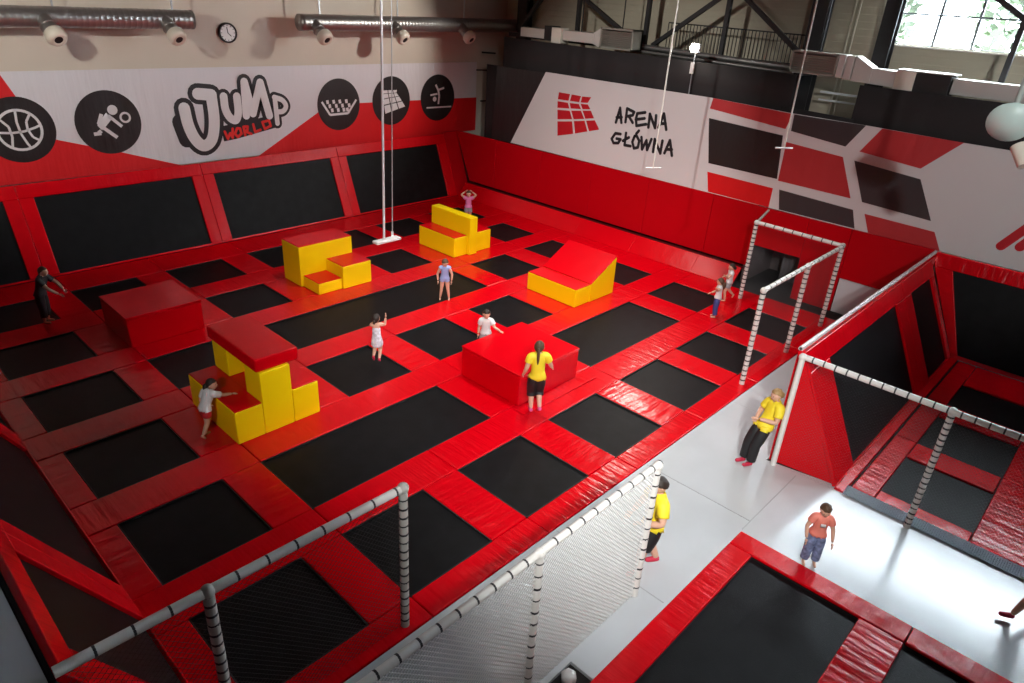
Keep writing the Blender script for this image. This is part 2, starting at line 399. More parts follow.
sloped('sloped_trampoline', (1.70, 0, 0), (0, 1, 0), (-1.09, 0, 1.95), [(6.2, 8.02), (8.8, 13.2), (13.9, 18.3), (19.0, 21.2)], (.05, 2.24), 2.55, (5.64, 21.4),
       ['narrow sloped trampoline of the left wall behind the white rail', 'long black sloped trampoline in the middle of the left wall', 'long dark sloped trampoline in the far half of the left wall', 'sloped trampoline of the left wall in the far corner'],
       'sloped trampolines of the left wall', vin=(vin_y, sl_z))
sloped('sloped_trampoline', (0, 2.50, 0), (1, 0, 0), (0, 1.2, 2.4), [(13.05, 17.07), (18.15, 19.82)], (.04, 2.27), 2.68, (12.10, 20.1),
       ['tall black sloped trampoline on the side wall of the right hand arena, near the walkway', 'narrow black sloped trampoline on the side wall of the right hand arena, in the corner'],
       'sloped trampolines on the dividing wall', vin=(vin_x, sl_z))
def back_slope(y, z, off=0): return Vector((20.15+.72*z/2.1-off*.946, y, z-off*-.324))
def bs_piece(parent, name, m, pts, o0, o1, bevel=0):
    P = [back_slope(y, z, o0) for y, z in pts]; n = back_slope(0, 0, o1)-back_slope(0, 0, o0)
    return MB().prism(P, n).build(name, m, parent, bevel=bevel)
for (ya, yb, lab) in [(-1.1, 2.30, 'large black sloped trampoline on the back wall at the right edge of the picture'), (-5.6, -1.8, 'black sloped trampoline on the back wall of the right hand arena, out of frame')]:
    t = empty('sloped_trampoline', tuple(back_slope((ya+yb)/2, 0)), lab, 'trampoline', 'sloped trampolines on the back wall')
    sl_ = .92 if yb > 2 else 0; sl2 = 1.06 if yb > 2 else 0; w_ = .42 if yb > 2 else .35
    bs_piece(t, 'jumping_bed', bed_m, [(ya, .10), (yb+.04*sl_, .10), (yb+sl_, 2.06), (ya, 2.06)], .0, .02)
    bs_piece(t, 'edge_pad', vin_y, [(ya-.35, 2.06), (yb+sl_+(.45 if sl_ else w_), 2.06), (yb+sl_+(.55 if sl_ else w_), 2.42), (ya-.35, 2.42)], .0, .07, .02)
    bs_piece(t, 'edge_pad', vin_y, [(ya-.35, .0), (yb+(.18 if sl_ else w_), .0), (yb+(.22 if sl_ else w_), .10), (ya-.35, .10)], .0, .07, .01)
    bs_piece(t, 'edge_pad', sl_z, [(yb+.04*sl_, .10), (yb+(.22 if sl_ else w_), .10), (yb+sl_+(.45 if sl_ else w_), 2.06), (yb+sl_, 2.06)], .0, .07, .02)
    bs_piece(t, 'edge_pad', sl_z, [(ya-.35, .10), (ya, .10), (ya, 2.06), (ya-.35, 2.06)], .0, .07, .02)
    bs_piece(t, 'backing_frame', steel, [(ya-.35, 0), (yb+.1, 0), (yb+sl_+.3, 2.4), (ya-.35, 2.4)], -.06, -.02)

# padded dividing wall that carries the side slope
dv = empty('dividing_wall', (16, 3.6, 0), 'red padded dividing wall with a triangular end beside the grey walkway', 'padded wall')
MB().prism([(12.0, 3.76, 0), (12.2, 2.28, 0), (12.17, 2.50, .03), (12.02, 3.70, 2.44), (12.0, 3.76, 2.44)], (.16, 0, 0)).build('end_pad', vin_f, dv, bevel=.03)
MB().box(12.16, 20.85, 3.70, 3.78, 0, 2.36).build('side_pad', vin_f, dv, bevel=.02)
MB().box(12.05, 20.85, 2.3, 2.48, -.05, .03).build('base_pad', vin_x, dv, bevel=.02)
rl = MB(); k = 12.05
while k < 20.7:
    rl.tube((k, 3.74, 2.47), (k+.28, 3.74, 2.47), .045, 10); k += .3
rl.build('rail_sleeve', mat('pinkish_foam_sleeve', (0.72, 0.60, 0.62), 0.35), dv)
MB().tube((12.05, 3.74, 2.47), (20.8, 3.74, 2.47), .03, 8).build('rail', tie, dv)

# corner pads between the slopes
cpad = empty('corner_pad', (20.3, 22.4, 0), 'dark red padded corner where the banner wall meets the tall red wall', 'wall pad')
MB().prism([(20.12, 21.90, 0), (20.9, 21.90, 0), (20.9, 22.85, 2.5), (20.12, 22.85, 2.5)], (0, .1, 0)).build('pad', vin_w, cpad, bevel=.02)
# front arena pads of the corner of floor
tag(MB().box(20.13, 20.86, 20.56, 21.88, -.06, 0).build('floor_pad', vin_f, bevel=.02), 'red floor pad filling the far corner', 'floor pad')

# tall red padded wall below the banner (x = 20.9)
ys_w = [21.88, 20.4, 17.9, 15.4, 12.9, 10.4, 8.86]
for i in range(len(ys_w)-1):
    y1, y0 = ys_w[i], ys_w[i+1]
    top1 = 22.85 if i == 0 else y1
    o = MB().prism([(20.80, y0+.004, .55), (20.80, y1-.004, .55), (20.86, top1-.004, 2.52), (20.86, y0+.004, 2.52)], (.08, 0, 0)).build('wall_pad', vin_w, bevel=.015, loc=(20.85, (y0+y1)/2, .55))
    tag(o, 'tall red wall pad under the white banner, %s from the far corner' % ORD[i], 'wall pad', 'tall red wall pads')
    o = MB().prism([(20.12, y0, 0), (20.12, y1, 0), (20.62, y1, .50), (20.62, y0, .50)], (.02, 0, -.05)).build('bench_pad', vin_f, bevel=.01, loc=(20.4, (y0+y1)/2, 0))
    tag(o, 'bright red tilted pad at the foot of the red wall, %s from the far corner' % ORD[i], 'kick pad', 'tilted pads along the wall foot')
o = MB().box(20.66, 20.79, 8.86, 21.85, .44, .50).build('ledge', seam_m); tag(o, 'dark groove board between the kick pads and the tall red wall', 'ledge')
# wall around the doorway and the walkway end
DO = (7.2, 8.8, 1.27)
def redpanel(y0, y1, z0, z1, lab):
    o = MB().box(20.80, 20.88, y0+.004, y1-.004, z0, z1).build('wall_pad', vin_w, bevel=.015, loc=(20.85, (y0+y1)/2, z0)); tag(o, lab, 'wall pad', 'red wall pads beside the doorway')
redpanel(DO[0], DO[1]+.06, DO[2], 2.5, 'red wall pad above the dark doorway')
redpanel(5.95, DO[0], -.05, 2.5, 'red wall pad right of the dark doorway')
redpanel(3.78, 5.95, 1.02, 2.5, 'red wall pad above the white door')
redpanel(3.78, 4.6, -.05, 1.02, 'low red wall pad right of the white door')
dw = MB().box(20.92, 23.0, DO[0]-.1, DO[0], -.06, 1.4).box(20.92, 23.0, DO[1]+.06, DO[1]+.16, -.06, 1.4).box(22.9, 23.0, DO[0]-.1, DO[1]+.16, -.06, 1.4)
struct(dw, 'wall_passage', dark_wall)
o = MB()
for i in range(24):
    a = DO[0]+.15+i*.032; o.obox((22.0+.03*math.sin(i*1.3), 0, 0), (1, 0, 0), (0, 1, 0), (0, 0, 1), 0, .02, a, a+.034, 0, 1.27)
tag(o.build('doorway_curtain', mat('grey_curtain', (0.16, 0.16, 0.17), 0.8), loc=(22.0, 7.6, 0)), 'grey curtain hanging inside the dark doorway', 'curtain')
d1 = struct(MB().box(20.84, 20.90, 4.62, 5.93, -.05, 1.0), 'door_1', mat('white_door', (0.62, 0.65, 0.68), 0.4))
h = at_x((837, 315), 20.83)
MB().box(20.80, 20.84, h.y-.09, h.y+.09, h.z-.03, h.z+.03).box(20.76, 20.80, h.y-.02, h.y+.02, h.z-.07, h.z+.07).build('door_handle', blk, d1)
# red pads of the floor around the passage
for (a, b, lab) in [((18.95, 7.9), (20.8, 8.86), None)]:
    pass

# ---------------------------------------------------------------- foam blocks
def block(name, loc, label, cat='foam block'):
    return empty(name, loc, label, cat)
def ybox(t, nm, x0, x1, y0, y1, z0, z1, top=True):
    z1b = z1-.025 if top else z1
    MB().box(x0, x1, y0, y1, z0, z1b).build(nm, yel, t, bevel=.02)
    if top: MB().box(x0+.01, x1-.01, y0+.01, y1-.01, z1b, z1).build('red_top', vin_f, t, bevel=.01)
A = block('foam_block_stack', (5.4, 11.9, 0), 'yellow foam block stack with a thick red slab on top and a step either side')
ybox(A, 'step', 4.60, 5.16, 10.97, 12.92, .003, .725)
MB().box(5.16, 5.56, 11.62, 12.92, .003, .70).build('core_block', vin_f, A, bevel=.02)
MB().box(5.17, 5.80, 10.97, 11.60, .003, 1.34).build('tower', yel, A, bevel=.02)
MB().box(5.17, 5.95, 12.30, 12.92, .705, 1.34).build('tower', yel, A, bevel=.02)
MB().box(5.56, 5.80, 11.62, 12.92, .003, 1.34).build('core_block', vin_f, A, bevel=.02)
ybox(A, 'step', 5.81, 6.38, 10.97, 12.6, .003, .77)
MB().box(5.13, 6.03, 11.02, 13.0, 1.345, 1.62).build('slab_top', vin_f, A, bevel=.04, seg=3)
Bk = block('foam_block_stack', (10.5, 17, 0), 'yellow foam steps with red tops and a small low step, left of the swing')
ybox(Bk, 'tall_block', 9.60, 11.38, 17.0, 17.92, .003, 1.22)
ybox(Bk, 'low_step', 9.67, 10.44, 16.18, 16.99, .003, .35)
ybox(Bk, 'step', 10.45, 11.43, 16.13, 16.99, .003, .70)
Ck = block('foam_block_stack', (15.6, 17, 0), 'yellow foam block with a tall thin middle wall, right of the swing')
ybox(Ck, 'step', 14.76, 15.33, 16.15, 17.95, .003, .68)
ybox(Ck, 'tall_block', 15.34, 15.68, 16.02, 17.98, .003, 1.27, False)
ybox(Ck, 'step', 15.69, 16.45, 16.15, 17.90, .003, .70)
Rm = block('wedge_ramp', (15.6, 11.9, 0), 'yellow foam ramp with a red sloping top and a low step', 'foam ramp')
ybox(Rm, 'low_step', 14.73, 15.40, 10.97, 12.82, .003, .56)
MB().prism([(15.41, 10.95, .003), (16.56, 10.95, .003), (16.56, 10.95, 1.14), (15.41, 10.95, .54)], (0, 1.87, 0)).build('wedge', yel, Rm, bevel=.015)
MB().prism([(15.40, 10.95, .55), (16.57, 10.95, 1.155), (16.57, 10.95, 1.185), (15.40, 10.95, .58)], (0, 1.87, 0)).build('slope_top', vin_f, Rm, bevel=.01)
for (x0, x1, y0, y1, lab) in [(9.63, 11.62, 8.38, 10.20, 'bright red square foam box beside the woman in yellow'), (4.60, 6.36, 16.15, 17.82, 'dim red foam box alone at the far left')]:
    t = block('foam_box', ((x0+x1)/2, (y0+y1)/2, 0), lab, 'foam box')
    MB().box(x0, x1, y0, y1, .003, .72).build('body', vin_f, t, bevel=.03)
    MB().box(x0-.01, x1+.01, y0-.01, y1+.01, .725, .78).build('lid', vin_f, t, bevel=.02)
    if x0 > 8: MB().box(x0-.15, x1+.35, y0-.34, y0-.02, .003, .035).build('skirt_mat', vin_x, t, bevel=.012)

# ---------------------------------------------------------------- nets, rails and posts
def netting(O, U, V, w, h, pitch, r, skirt=0):
    O, U, V = Vector(O), Vector(U), Vector(V); N = U.cross(V).normalized(); mb = MB()
    def strand(a, b):
        d = (b-a); L = d.length
        if L < .01: return
        d = d/L; s = d.cross(N)
        mb.obox(a, d, s, N, 0, L, -r, r, -r, r)
    p = pitch*math.sqrt(2)
    k = p
    while k < w+h:      # rising and falling diagonals
        u0, v0 = (0, k) if k <= h else (k-h, h)
        u1, v1 = (k, 0) if k <= w else (w, k-w)
        strand(O+U*u0+V*v0, O+U*u1+V*v1)
        strand(O+U*(w-u0)+V*v0, O+U*(w-u1)+V*v1)
        k += p
    return mb
def fence(label, posts, rail, net_rect, pitch, r, netm, sleeve=foam, post_sleeve=foam, seg=.27, pseg=.17, z0=0, group=None, post_r=.06, rail_r=.055, smooth_posts=()):
    a, b = Vector(rail[0]), Vector(rail[1])
    t = empty('net_fence', tuple((a+b)/2-Vector((0, 0, a.z))), label, 'net fence', group)
    d = (b-a).normalized(); L = (b-a).length
    mb = MB(); tb = MB(); k = 0; tb.tube(a, b, rail_r*.62, 8)
    while k < L-.02:
        e = min(k+seg-.018, L); mb.tube(a+d*k, a+d*e, rail_r, 12)
        tb.tube(a+d*(e-.004), a+d*(e+.022), rail_r*1.04, 10); k += seg
    rr = mb.build('top_rail', sleeve, t); tb.build('rail_tie', tie, rr)
    for i, p in enumerate(posts):
        p = Vector(p); zt = a.z
        mb = MB(); tb = MB(); tb.tube(p+Vector((0, 0, z0)), Vector((p.x, p.y, zt)), post_r*.6, 8); k = z0
        if i in smooth_posts:
            mb.tube(p+Vector((0, 0, z0)), Vector((p.x, p.y, zt)), post_r, 12)
        else:
            while k < zt-.02:
                e = min(k+pseg-.014, zt+.02)
                lean = random.uniform(-.006, .006)
                mb.tube(Vector((p.x, p.y, k)), Vector((p.x+lean, p.y+lean, e)), post_r, 12)
                tb.tube(Vector((p.x, p.y, e-.012)), Vector((p.x, p.y, e+.02)), post_r*1.05, 10); k += pseg
        mb.sphere((p.x, p.y, zt), post_r*1.3)
        pp = mb.build('post', post_sleeve, t); tb.build('post_tie', tie, pp)
    if net_rect:
        O, U, w, h = net_rect
        netting(O, U, (0, 0, 1), w, h, pitch, r).build('netting', netm, t)
    return t
fence('white netting fence beside the grey walkway at the bottom centre', [(7.10, 3.60, 0), (4.69, 3.60, 0), (2.2, 3.60, 0)], ((1.2, 3.60, 2.40), (7.12, 3.60, 2.42)), ((1.2, 3.60, .02), (1, 0, 0), 5.85, 2.33), .050, .0050, net_w, seg=.25, pseg=.19, post_r=.055, rail_r=.05)
fence('dark netting fence with a white rail at the bottom left', [(4.27, 5.52, 0), (1.80, 5.55, 0)], ((.42, 5.57, 2.40), (4.27, 5.52, 2.40)), ((.5, 5.57, .02), (1, -.013, 0), 3.75, 2.34), .055, .0014, net_d, post_sleeve=foam_g, seg=.34, pseg=.14)
fence('white netting fence along the right hand arena', [(11.90, 3.62, 0), (11.95, 1.16, 0), (11.95, -1.4, 0)], ((11.92, 3.62, 2.40), (11.95, -5.0, 2.40)), ((11.95, -4.9, .02), (0, 1, 0), 8.5, 2.33), .048, .0005, net_g, seg=.2, pseg=.11, post_r=.055, smooth_posts=(0,))
fence('far netting fence between the walkway and the main arena, tied foam posts', [(14.42, 5.58, 0), (16.92, 5.60, 0)], ((14.42, 5.58, 2.40), (19.28, 5.63, 2.40)), ((14.5, 5.58, .02), (1, .01, 0), 4.8, 2.33), .06, .0005, net_g, seg=.28, pseg=.13)
fence('netting fence in front of the dark doorway with two tall posts', [(19.38, 8.17, 0), (19.33, 5.66, 0)], ((19.40, 8.17, 2.40), (19.33, 5.66, 2.40)), ((19.38, 5.7, .02), (0, 1, 0), 2.4, 2.33), .06, .0005, net_g, seg=.28, pseg=.13)
rr = MB().tube((19.40, 8.17, 2.40), (20.85, 8.5, 2.45), .04, 10).build('rail', foam_g, loc=(20, 8.3, 2.4)); tag(rr, 'short grey rail from the doorway fence to the red wall', 'rail')
# net skirt strip on the walkway
sk = netting((12.0, -4.9, .03), (0, 1, 0), (.24, 0, .05), 7.2, 1.0, .05, .004)
t = tag(sk.build('net_skirt', mat('blue_grey_netting', (0.30, 0.36, 0.42), 0.6), loc=(12.1, -1, 0)), 'blue grey net skirt lying along the foot of the right hand arena', 'net')

# ---------------------------------------------------------------- pit corner by the walkway end
c0 = at_z((568, 672), .1)
t = empty('stanchion_cap', (c0.x, c0.y-.02, -.06), 'white faceted post cap in the dark gap at the bottom edge', 'post cap')
MB().lathe((c0.x, c0.y-.02, -.06), (0, 0, 1), [(0, .0), (0, .10), (.12, .11), (.17, .07), (.175, 0)], 6).build('cap', white_p, t)
# pale ledge behind the left slopes
struct(MB().box(-2.9, .36, 1.0, 21.5, 2.30, 2.36), 'trim_2', mat('pale_ledge', (0.52, 0.55, 0.60), 0.5))
struct(MB().box(-2.9, .28, 1.0, 21.5, 2.15, 2.30).box(.25, .30, 1, 21.5, -.06, 2.3), 'trim_3', dark_wall)

# ---------------------------------------------------------------- banners
def poly_on(mb, pts, fn, off, th=.003):
    P = [fn(p) for p in pts]; nr = off.normalized()
    mb.prism([p+off for p in P], nr*th)
def stroke_on(mb, pts, fn, off, wpx, th=.003, closed=False):
    """a brush stroke on the wall plane; wpx = width in metres"""
    P = [fn(p)+off for p in pts]; nr = off.normalized()
    if closed: P.append(P[0])
    for i, (a, b) in enumerate(zip(P[:-1], P[1:])):
        d = (b-a)
        if d.length < 1e-5: continue
        L = d.length; d.normalize(); s = d.cross(nr)
        mb.obox(a, d, s, nr, 0, L, -wpx/2, wpx/2, 0, th+.0005*(i % 5))
    for i, a in enumerate(P): mb.tube(a, a+nr*(th+.0028+.0004*(i % 6)), wpx/2, 14)
YJ = 23.12
fj = lambda p: at_y(p, YJ)
OFFJ = lambda k: Vector((0, -.004*k, 0))
jb = empty('banner', (10, YJ, 2.4), 'long white and red banner with six round emblem designs and JUMP WORLD lettering', 'banner')
mb = MB()
TL, TR, BR, BL = at_y((-40, 72.5), YJ), at_y((477, 62), YJ), at_y((475, 130), YJ), at_y((-40, 190), YJ)
# gently rippled cloth
nx, nz = 90, 10; vs = []; fs = []
for j in range(nz+1):
    for i in range(nx+1):
        a = TL.lerp(TR, i/nx); b = BL.lerp(BR, i/nx); p = a.lerp(b, j/nz)
        vs.append((p.x, YJ, p.z))
for j in range(nz):
    for i in range(nx):
        q = j*(nx+1)+i; fs.append((q, q+1, q+nx+2, q+nx+1))
mb.add(vs, fs, True); mb.add([(v[0], v[1]+.02, v[2]) for v in vs], [tuple(reversed(f)) for f in fs], True)
mb.build('cloth', ban_w, jb)
mb = MB()
poly_on(mb, [(-40, 60+12.6), (0, 75), (16, 97), (55.6, 139.5), (127.4, 153.5), (182, 165.3), (0, 186), (-40, 190)], fj, OFFJ(1))
mb.build('red_print', ban_r, jb); mb = MB()
poly_on(mb, [(258, 156.3), (318.6, 112), (360, 103), (476.3, 97.3), (475, 130)], fj, OFFJ(1))
mb.build('red_print', ban_r, jb)
def radius(pc, top): return abs(fj(pc).z-fj(top).z)
EM = {'ball': ((19.5, 130), 34), 'player': ((108.7, 122.4), 32.6), 'pit': ((338.8, 104.6), 26.3), 'grid': ((391.3, 100.8), 24.7), 'tumble': ((437.6, 97.8), 23.4)}
emb = {}
for k, (c, rp) in EM.items():
    R = radius(c, (c[0], c[1]-rp)); emb[k] = (fj(c), R)
    mb = MB(); mb.disc(fj(c)+OFFJ(3), (0, -1, 0), R, .003, 48)
    emb[k+'o'] = tag(mb.build('round_emblem', ban_k, jb), {'ball': 'black disc with a white basketball', 'player': 'black disc with a kneeling ball player', 'pit': 'black disc with a foam pit', 'grid': 'black disc with a tilted tile grid', 'tumble': 'black disc with a tumbling figure'}[k])
z5 = lambda x, y: (x/6.827, 70+y/6.827)       # detail of the left end
z6 = lambda x, y: (300+x/5.689, 60+y/5.689)   # detail of the right end
# basketball
cc, R = emb['ball']; mb = MB(); O4 = OFFJ(5); rb = R*.60
mb.ring(cc+O4, (0, -1, 0), rb, .035, .003)
def arc_xz(c, r, a0, a1, n=14): return [Vector((c.x+r*math.cos(a0+(a1-a0)*i/n), YJ, c.z+r*math.sin(a0+(a1-a0)*i/n)))for i in range(n+1)]
def stroke3(mb, P, wd, k=5):
    nr = Vector((0, -1, 0))
    P = [p+OFFJ(k) for p in P]
    for a, b in zip(P[:-1], P[1:]):
        d = b-a; L = d.length
        if L < 1e-5: continue
        d.normalize(); mb.obox(a, d, d.cross(nr), nr, 0, L, -wd/2, wd/2, 0, .003)
stroke3(mb, [Vector((cc.x+rb*u, YJ, cc.z+rb*v)) for u, v in ((-.98, -.05), (-.4, -.12), (.2, -.08), (.75, .08), (.97, .18))], .06)
stroke3(mb, [Vector((cc.x+rb*u, YJ, cc.z+rb*v)) for u, v in ((.0, .98), (-.05, .4), (.02, -.2), (.2, -.7), (.32, -.94))], .06)
stroke3(mb, [Vector((cc.x+rb*u, YJ, cc.z+rb*v)) for u, v in ((.62, .78), (.38, .4), (.36, 0), (.52, -.4), (.8, -.6))], .06)
stroke3(mb, [Vector((cc.x+rb*u, YJ, cc.z+rb*v)) for u, v in ((-.78, .6), (-.45, .2), (-.4, -.3), (-.5, -.84))], .06)
mb.build('basketball_print', ink_w, emb['ballo'])
# player
mb = MB(); S = lambda *p: [fj(z5(*q)) for q in p]
stroke3(mb, S((640, 438), (690, 432), (672, 412)), .10)
stroke3(mb, S((690, 300), (672, 370), (700, 400)), .10)
mb.prism([q+OFFJ(5) for q in S((722, 290), (760, 335), (718, 388), (700, 410), (663, 372))], (0, -.003, 0))
stroke3(mb, S((700, 390), (800, 460)), .10); stroke3(mb, S((735, 310), (832, 385)), .09)
mb.disc(fj(z5(765, 272))+OFFJ(5), (0, -1, 0), .14, .003, 20)
mb.ring(fj(z5(853, 323))+OFFJ(5), (0, -1, 0), .13, .03, .003, 24)
mb.build('player_print', ink_w, emb['playero'])
# foam pit
mb = MB(); S = lambda *p: [fj(z6(*q)) for q in p]
stroke3(mb, S((122, 238), (170, 312), (272, 302), (318, 225)), .08)
for j, row in enumerate([(155, 190, 225, 262), (168, 205, 240, 278), (182, 216, 248, 268)]):
    for x in row:
        y = 240+j*24-(x-155)*.05
        mb.prism([q+OFFJ(5) for q in S((x-9, y-10), (x+5, y-13), (x+9, y+8), (x-5, y+11))], (0, -.003, 0))
mb.build('pit_print', ink_w, emb['pito'])
# tile grid
mb = MB()
rowsx = [((470, 172), (498, 170), (525, 170), (552, 168)), ((472, 192), (500, 190), (530, 188), (548, 186)), ((472, 222), (505, 215), (538, 210), (562, 205)), ((474, 258), (512, 248), (548, 240), (580, 232)), ((482, 310), (520, 295), (560, 280), (600, 265))]
for j in range(4):
    for i in range(3):
        q = [Vector(rowsx[j][i]), Vector(rowsx[j][i+1]), Vector(rowsx[j+1][i+1]), Vector(rowsx[j+1][i])]; ce = sum(q, Vector((0, 0)))/4
        mb.prism([fj(z6(*(ce+(a-ce)*.86)))+OFFJ(5) for a in q], (0, -.003, 0))
mb.build('grid_print', ink_w, emb['grido'])
# tumbler
mb = MB()
stroke3(mb, S((718, 272), (858, 264)), .06)
stroke3(mb, S((770, 140), (785, 172), (790, 205), (785, 250)), .09); stroke3(mb, S((785, 170), (818, 158)), .08)
stroke3(mb, S((740, 200), (780, 192)), .07)
mb.disc(fj(z6(764, 222))+OFFJ(5), (0, -1, 0), .10, .003, 16)
mb.build('tumbler_print', ink_w, emb['tumbleo'])
# lettering
c1 = lambda x, y: (x/3.927, y/3.927)
zz = lambda x, y: (150+x/6.827, 40+y/6.827)
def curve(pts, n=5):
    """Catmull-Rom through pixel points"""
    P = [Vector(p) for p in pts]; P = [P[0]*2-P[1]]+P+[P[-1]*2-P[-2]]; out = []
    for i in range(1, len(P)-2):
        for k in range(n):
            t = k/n; a, b, c, d = P[i-1], P[i], P[i+1], P[i+2]
            out.append(.5*((2*b)+(-a+c)*t+(2*a-5*b+4*c-d)*t*t+(-a+3*b-3*c+d)*t*t*t))
    out.append(P[-2]); return out
LET = {'j': [curve([c1(722, 425), c1(738, 490), c1(765, 545), c1(800, 572), c1(832, 545), c1(840, 470), c1(828, 375)]), [c1(828, 372), c1(775, 368)]],
       'u': [curve([zz(500, 385), zz(512, 470), zz(545, 530), zz(585, 545), zz(600, 490), zz(590, 385)])],
       'm': [[zz(655, 515), zz(640, 285)], [zz(640, 285), zz(700, 500)], [zz(700, 500), zz(748, 290)], [zz(748, 290), zz(812, 515)]],
       'p': [[zz(868, 568), zz(850, 400)], curve([zz(845, 390), zz(900, 410), zz(925, 450), zz(905, 485), zz(860, 490)])]}
WID = {'j': (.36, .64), 'u': (.26, .48), 'm': (.26, .50), 'p': (.17, .36)}
mb = MB()
for k, strokes in LET.items():
    for s_ in strokes: stroke_on(mb, s_, fj, OFFJ(3), WID[k][1])
stroke_on(mb, [zz(205, 560), zz(250, 680)], fj, OFFJ(3), .5)
poly_on(mb, [zz(480, 590), zz(850, 510), zz(885, 590), zz(600, 672), zz(505, 692)], fj, OFFJ(3.2))
lt = mb.build('lettering_shadow', ink, jb)
mb = MB()
for k, strokes in LET.items():
    for i, s_ in enumerate(strokes): stroke_on(mb, s_, fj, OFFJ(6+i), WID[k][0])
tag(mb.build('lettering', ink_w, jb), 'white brush letters reading JUMP with black outline')
mb = MB()
for s_ in [[(508, 625), (530, 672), (545, 635), (562, 665), (562, 605)], [(592, 602), (578, 640), (598, 662), (622, 638), (612, 603), (592, 602)],
           [(648, 650), (636, 592), (664, 590), (662, 615), (644, 622), (690, 640)], [(702, 575), (716, 628), (752, 612)], [(764, 560), (782, 606), (822, 585), (810, 548), (764, 560)]]:
    stroke_on(mb, [zz(*q) for q in s_], fj, OFFJ(6), .085)
tag(mb.build('lettering', ink_r, jb), 'red letters reading WORLD')

# arena banner
XA = 20.86
fa = lambda p: at_x(p, XA)
OFA = lambda k: Vector((-.004*k, 0, 0))
ab = empty('banner', (XA, 10, 2.5), 'white banner with ARENA GŁÓWNA lettering above the tall red wall and coloured panels', 'banner')
mb = MB(); mb.prism([fa(p) for p in [(510.5, 142.6), (545.8, 72), (713, 98), (793, 113.5), (872, 126.5), (964, 143), (1045, 156), (1100, 164), (1100, 296), (1024, 272), (941, 251.5), (768, 207.5)]], (.02, 0, 0))
mb.build('cloth', ban_w2, ab)
for nm, mt, pts in [('red_panel', ban_r2, [(713.5, 98), (793, 114), (785.5, 129), (710, 108.4)]),
                    ('charcoal_panel', ban_k2, [(794.5, 114.4), (866, 125.6), (845.5, 146.6), (791, 131)]),
                    ('red_panel', ban_r2, [(882.4, 128.6), (964, 142.8), (920.6, 168.6), (859.5, 151.5)]),
                    ('charcoal_panel', ban_k, [(709, 118), (783, 135.5), (777, 179), (708.5, 163)]),
                    ('red_panel', ban_r2, [(786.5, 142), (843, 157), (850.6, 198.4), (778, 180.6)]),
                    ('charcoal_panel', ban_k2, [(854.4, 160.5), (920.6, 179.3), (931, 221), (862, 202)]),
                    ('red_panel', ban_r2, [(864.6, 213.7), (934.6, 232), (939.7, 251), (868, 232.6)]),
                    ('charcoal_panel', ban_k2, [(779.3, 189.5), (853, 209.8), (854.6, 228.5), (779, 209.5)]),
                    ('red_panel', ban_r, [(707.5, 171.6), (773, 188.2), (768.5, 207.3), (708, 191.5)])]:
    mb = MB(); poly_on(mb, pts, fa, OFA(1)); mb.build(nm, mt, ab)
mb = MB(); poly_on(mb, [(497, 66), (546, 73), (510, 142.6), (491, 138.5)], fa, OFA(-3)); mb.build('black_panel', ban_k, ab)
z8 = lambda x, y: (540+x/6.381, 80+y/6.381)
mb = MB()
for q in [[(122, 78), (192, 90), (182, 132), (115, 122)], [(203, 92), (262, 103), (250, 142), (192, 133)], [(270, 105), (327, 110), (305, 146), (260, 143)],
          [(113, 135), (178, 145), (188, 182), (112, 177)], [(190, 147), (248, 153), (262, 186), (197, 181)], [(260, 152), (306, 156), (322, 187), (272, 186)],
          [(112, 190), (190, 196), (205, 250), (112, 250)], [(200, 196), (262, 196), (282, 248), (215, 250)], [(272, 196), (325, 196), (345, 244), (290, 247)],
          [(112, 264), (205, 264), (212, 343), (112, 355)], [(217, 262), (285, 260), (303, 328), (224, 341)], [(295, 260), (350, 257), (378, 316), (313, 327)]]:
    poly_on(mb, [z8(*p) for p in q], fa, OFA(1))
mb.build('tile_logo', ink_m, ab)
mb = MB()
for s_ in [[(485, 270), (512, 178), (520, 272)], [(490, 238), (522, 238)], [(546, 268), (557, 182), (602, 205), (592, 225), (556, 232)], [(568, 232), (592, 272)],
           [(672, 207), (622, 213), (612, 252), (668, 245)], [(613, 252), (616, 292), (678, 282)], [(692, 302), (702, 217), (735, 306), (742, 226)], [(757, 302), (792, 215), (806, 316)], [(768, 278), (802, 278)],
           [(515, 345), (482, 340), (458, 375), (470, 402), (500, 402), (515, 378), (490, 374)], [(550, 338), (540, 415), (578, 422)], [(530, 388), (568, 366)],
           [(605, 357), (590, 395), (600, 436), (625, 430), (634, 388), (618, 357), (605, 357)], [(616, 342), (632, 324)],
           [(648, 365), (652, 442), (680, 385), (684, 446), (712, 378)], [(722, 458), (733, 378), (768, 468), (782, 388)], [(795, 466), (830, 385), (842, 482)], [(805, 442), (842, 444)]]:
    stroke_on(mb, [z8(*q) for q in s_], fa, OFA(1.5), .10)
tag(mb.build('lettering', ink, ab), 'black brush letters reading ARENA GŁÓWNA')
mb = MB(); stroke_on(mb, [(1001, 246), (1040, 219)], fa, OFA(1.5), .22); stroke_on(mb, [(1020, 247), (1050, 226)], fa, OFA(1.5), .22)
mb.build('red_stroke_logo', ink_m, ab)

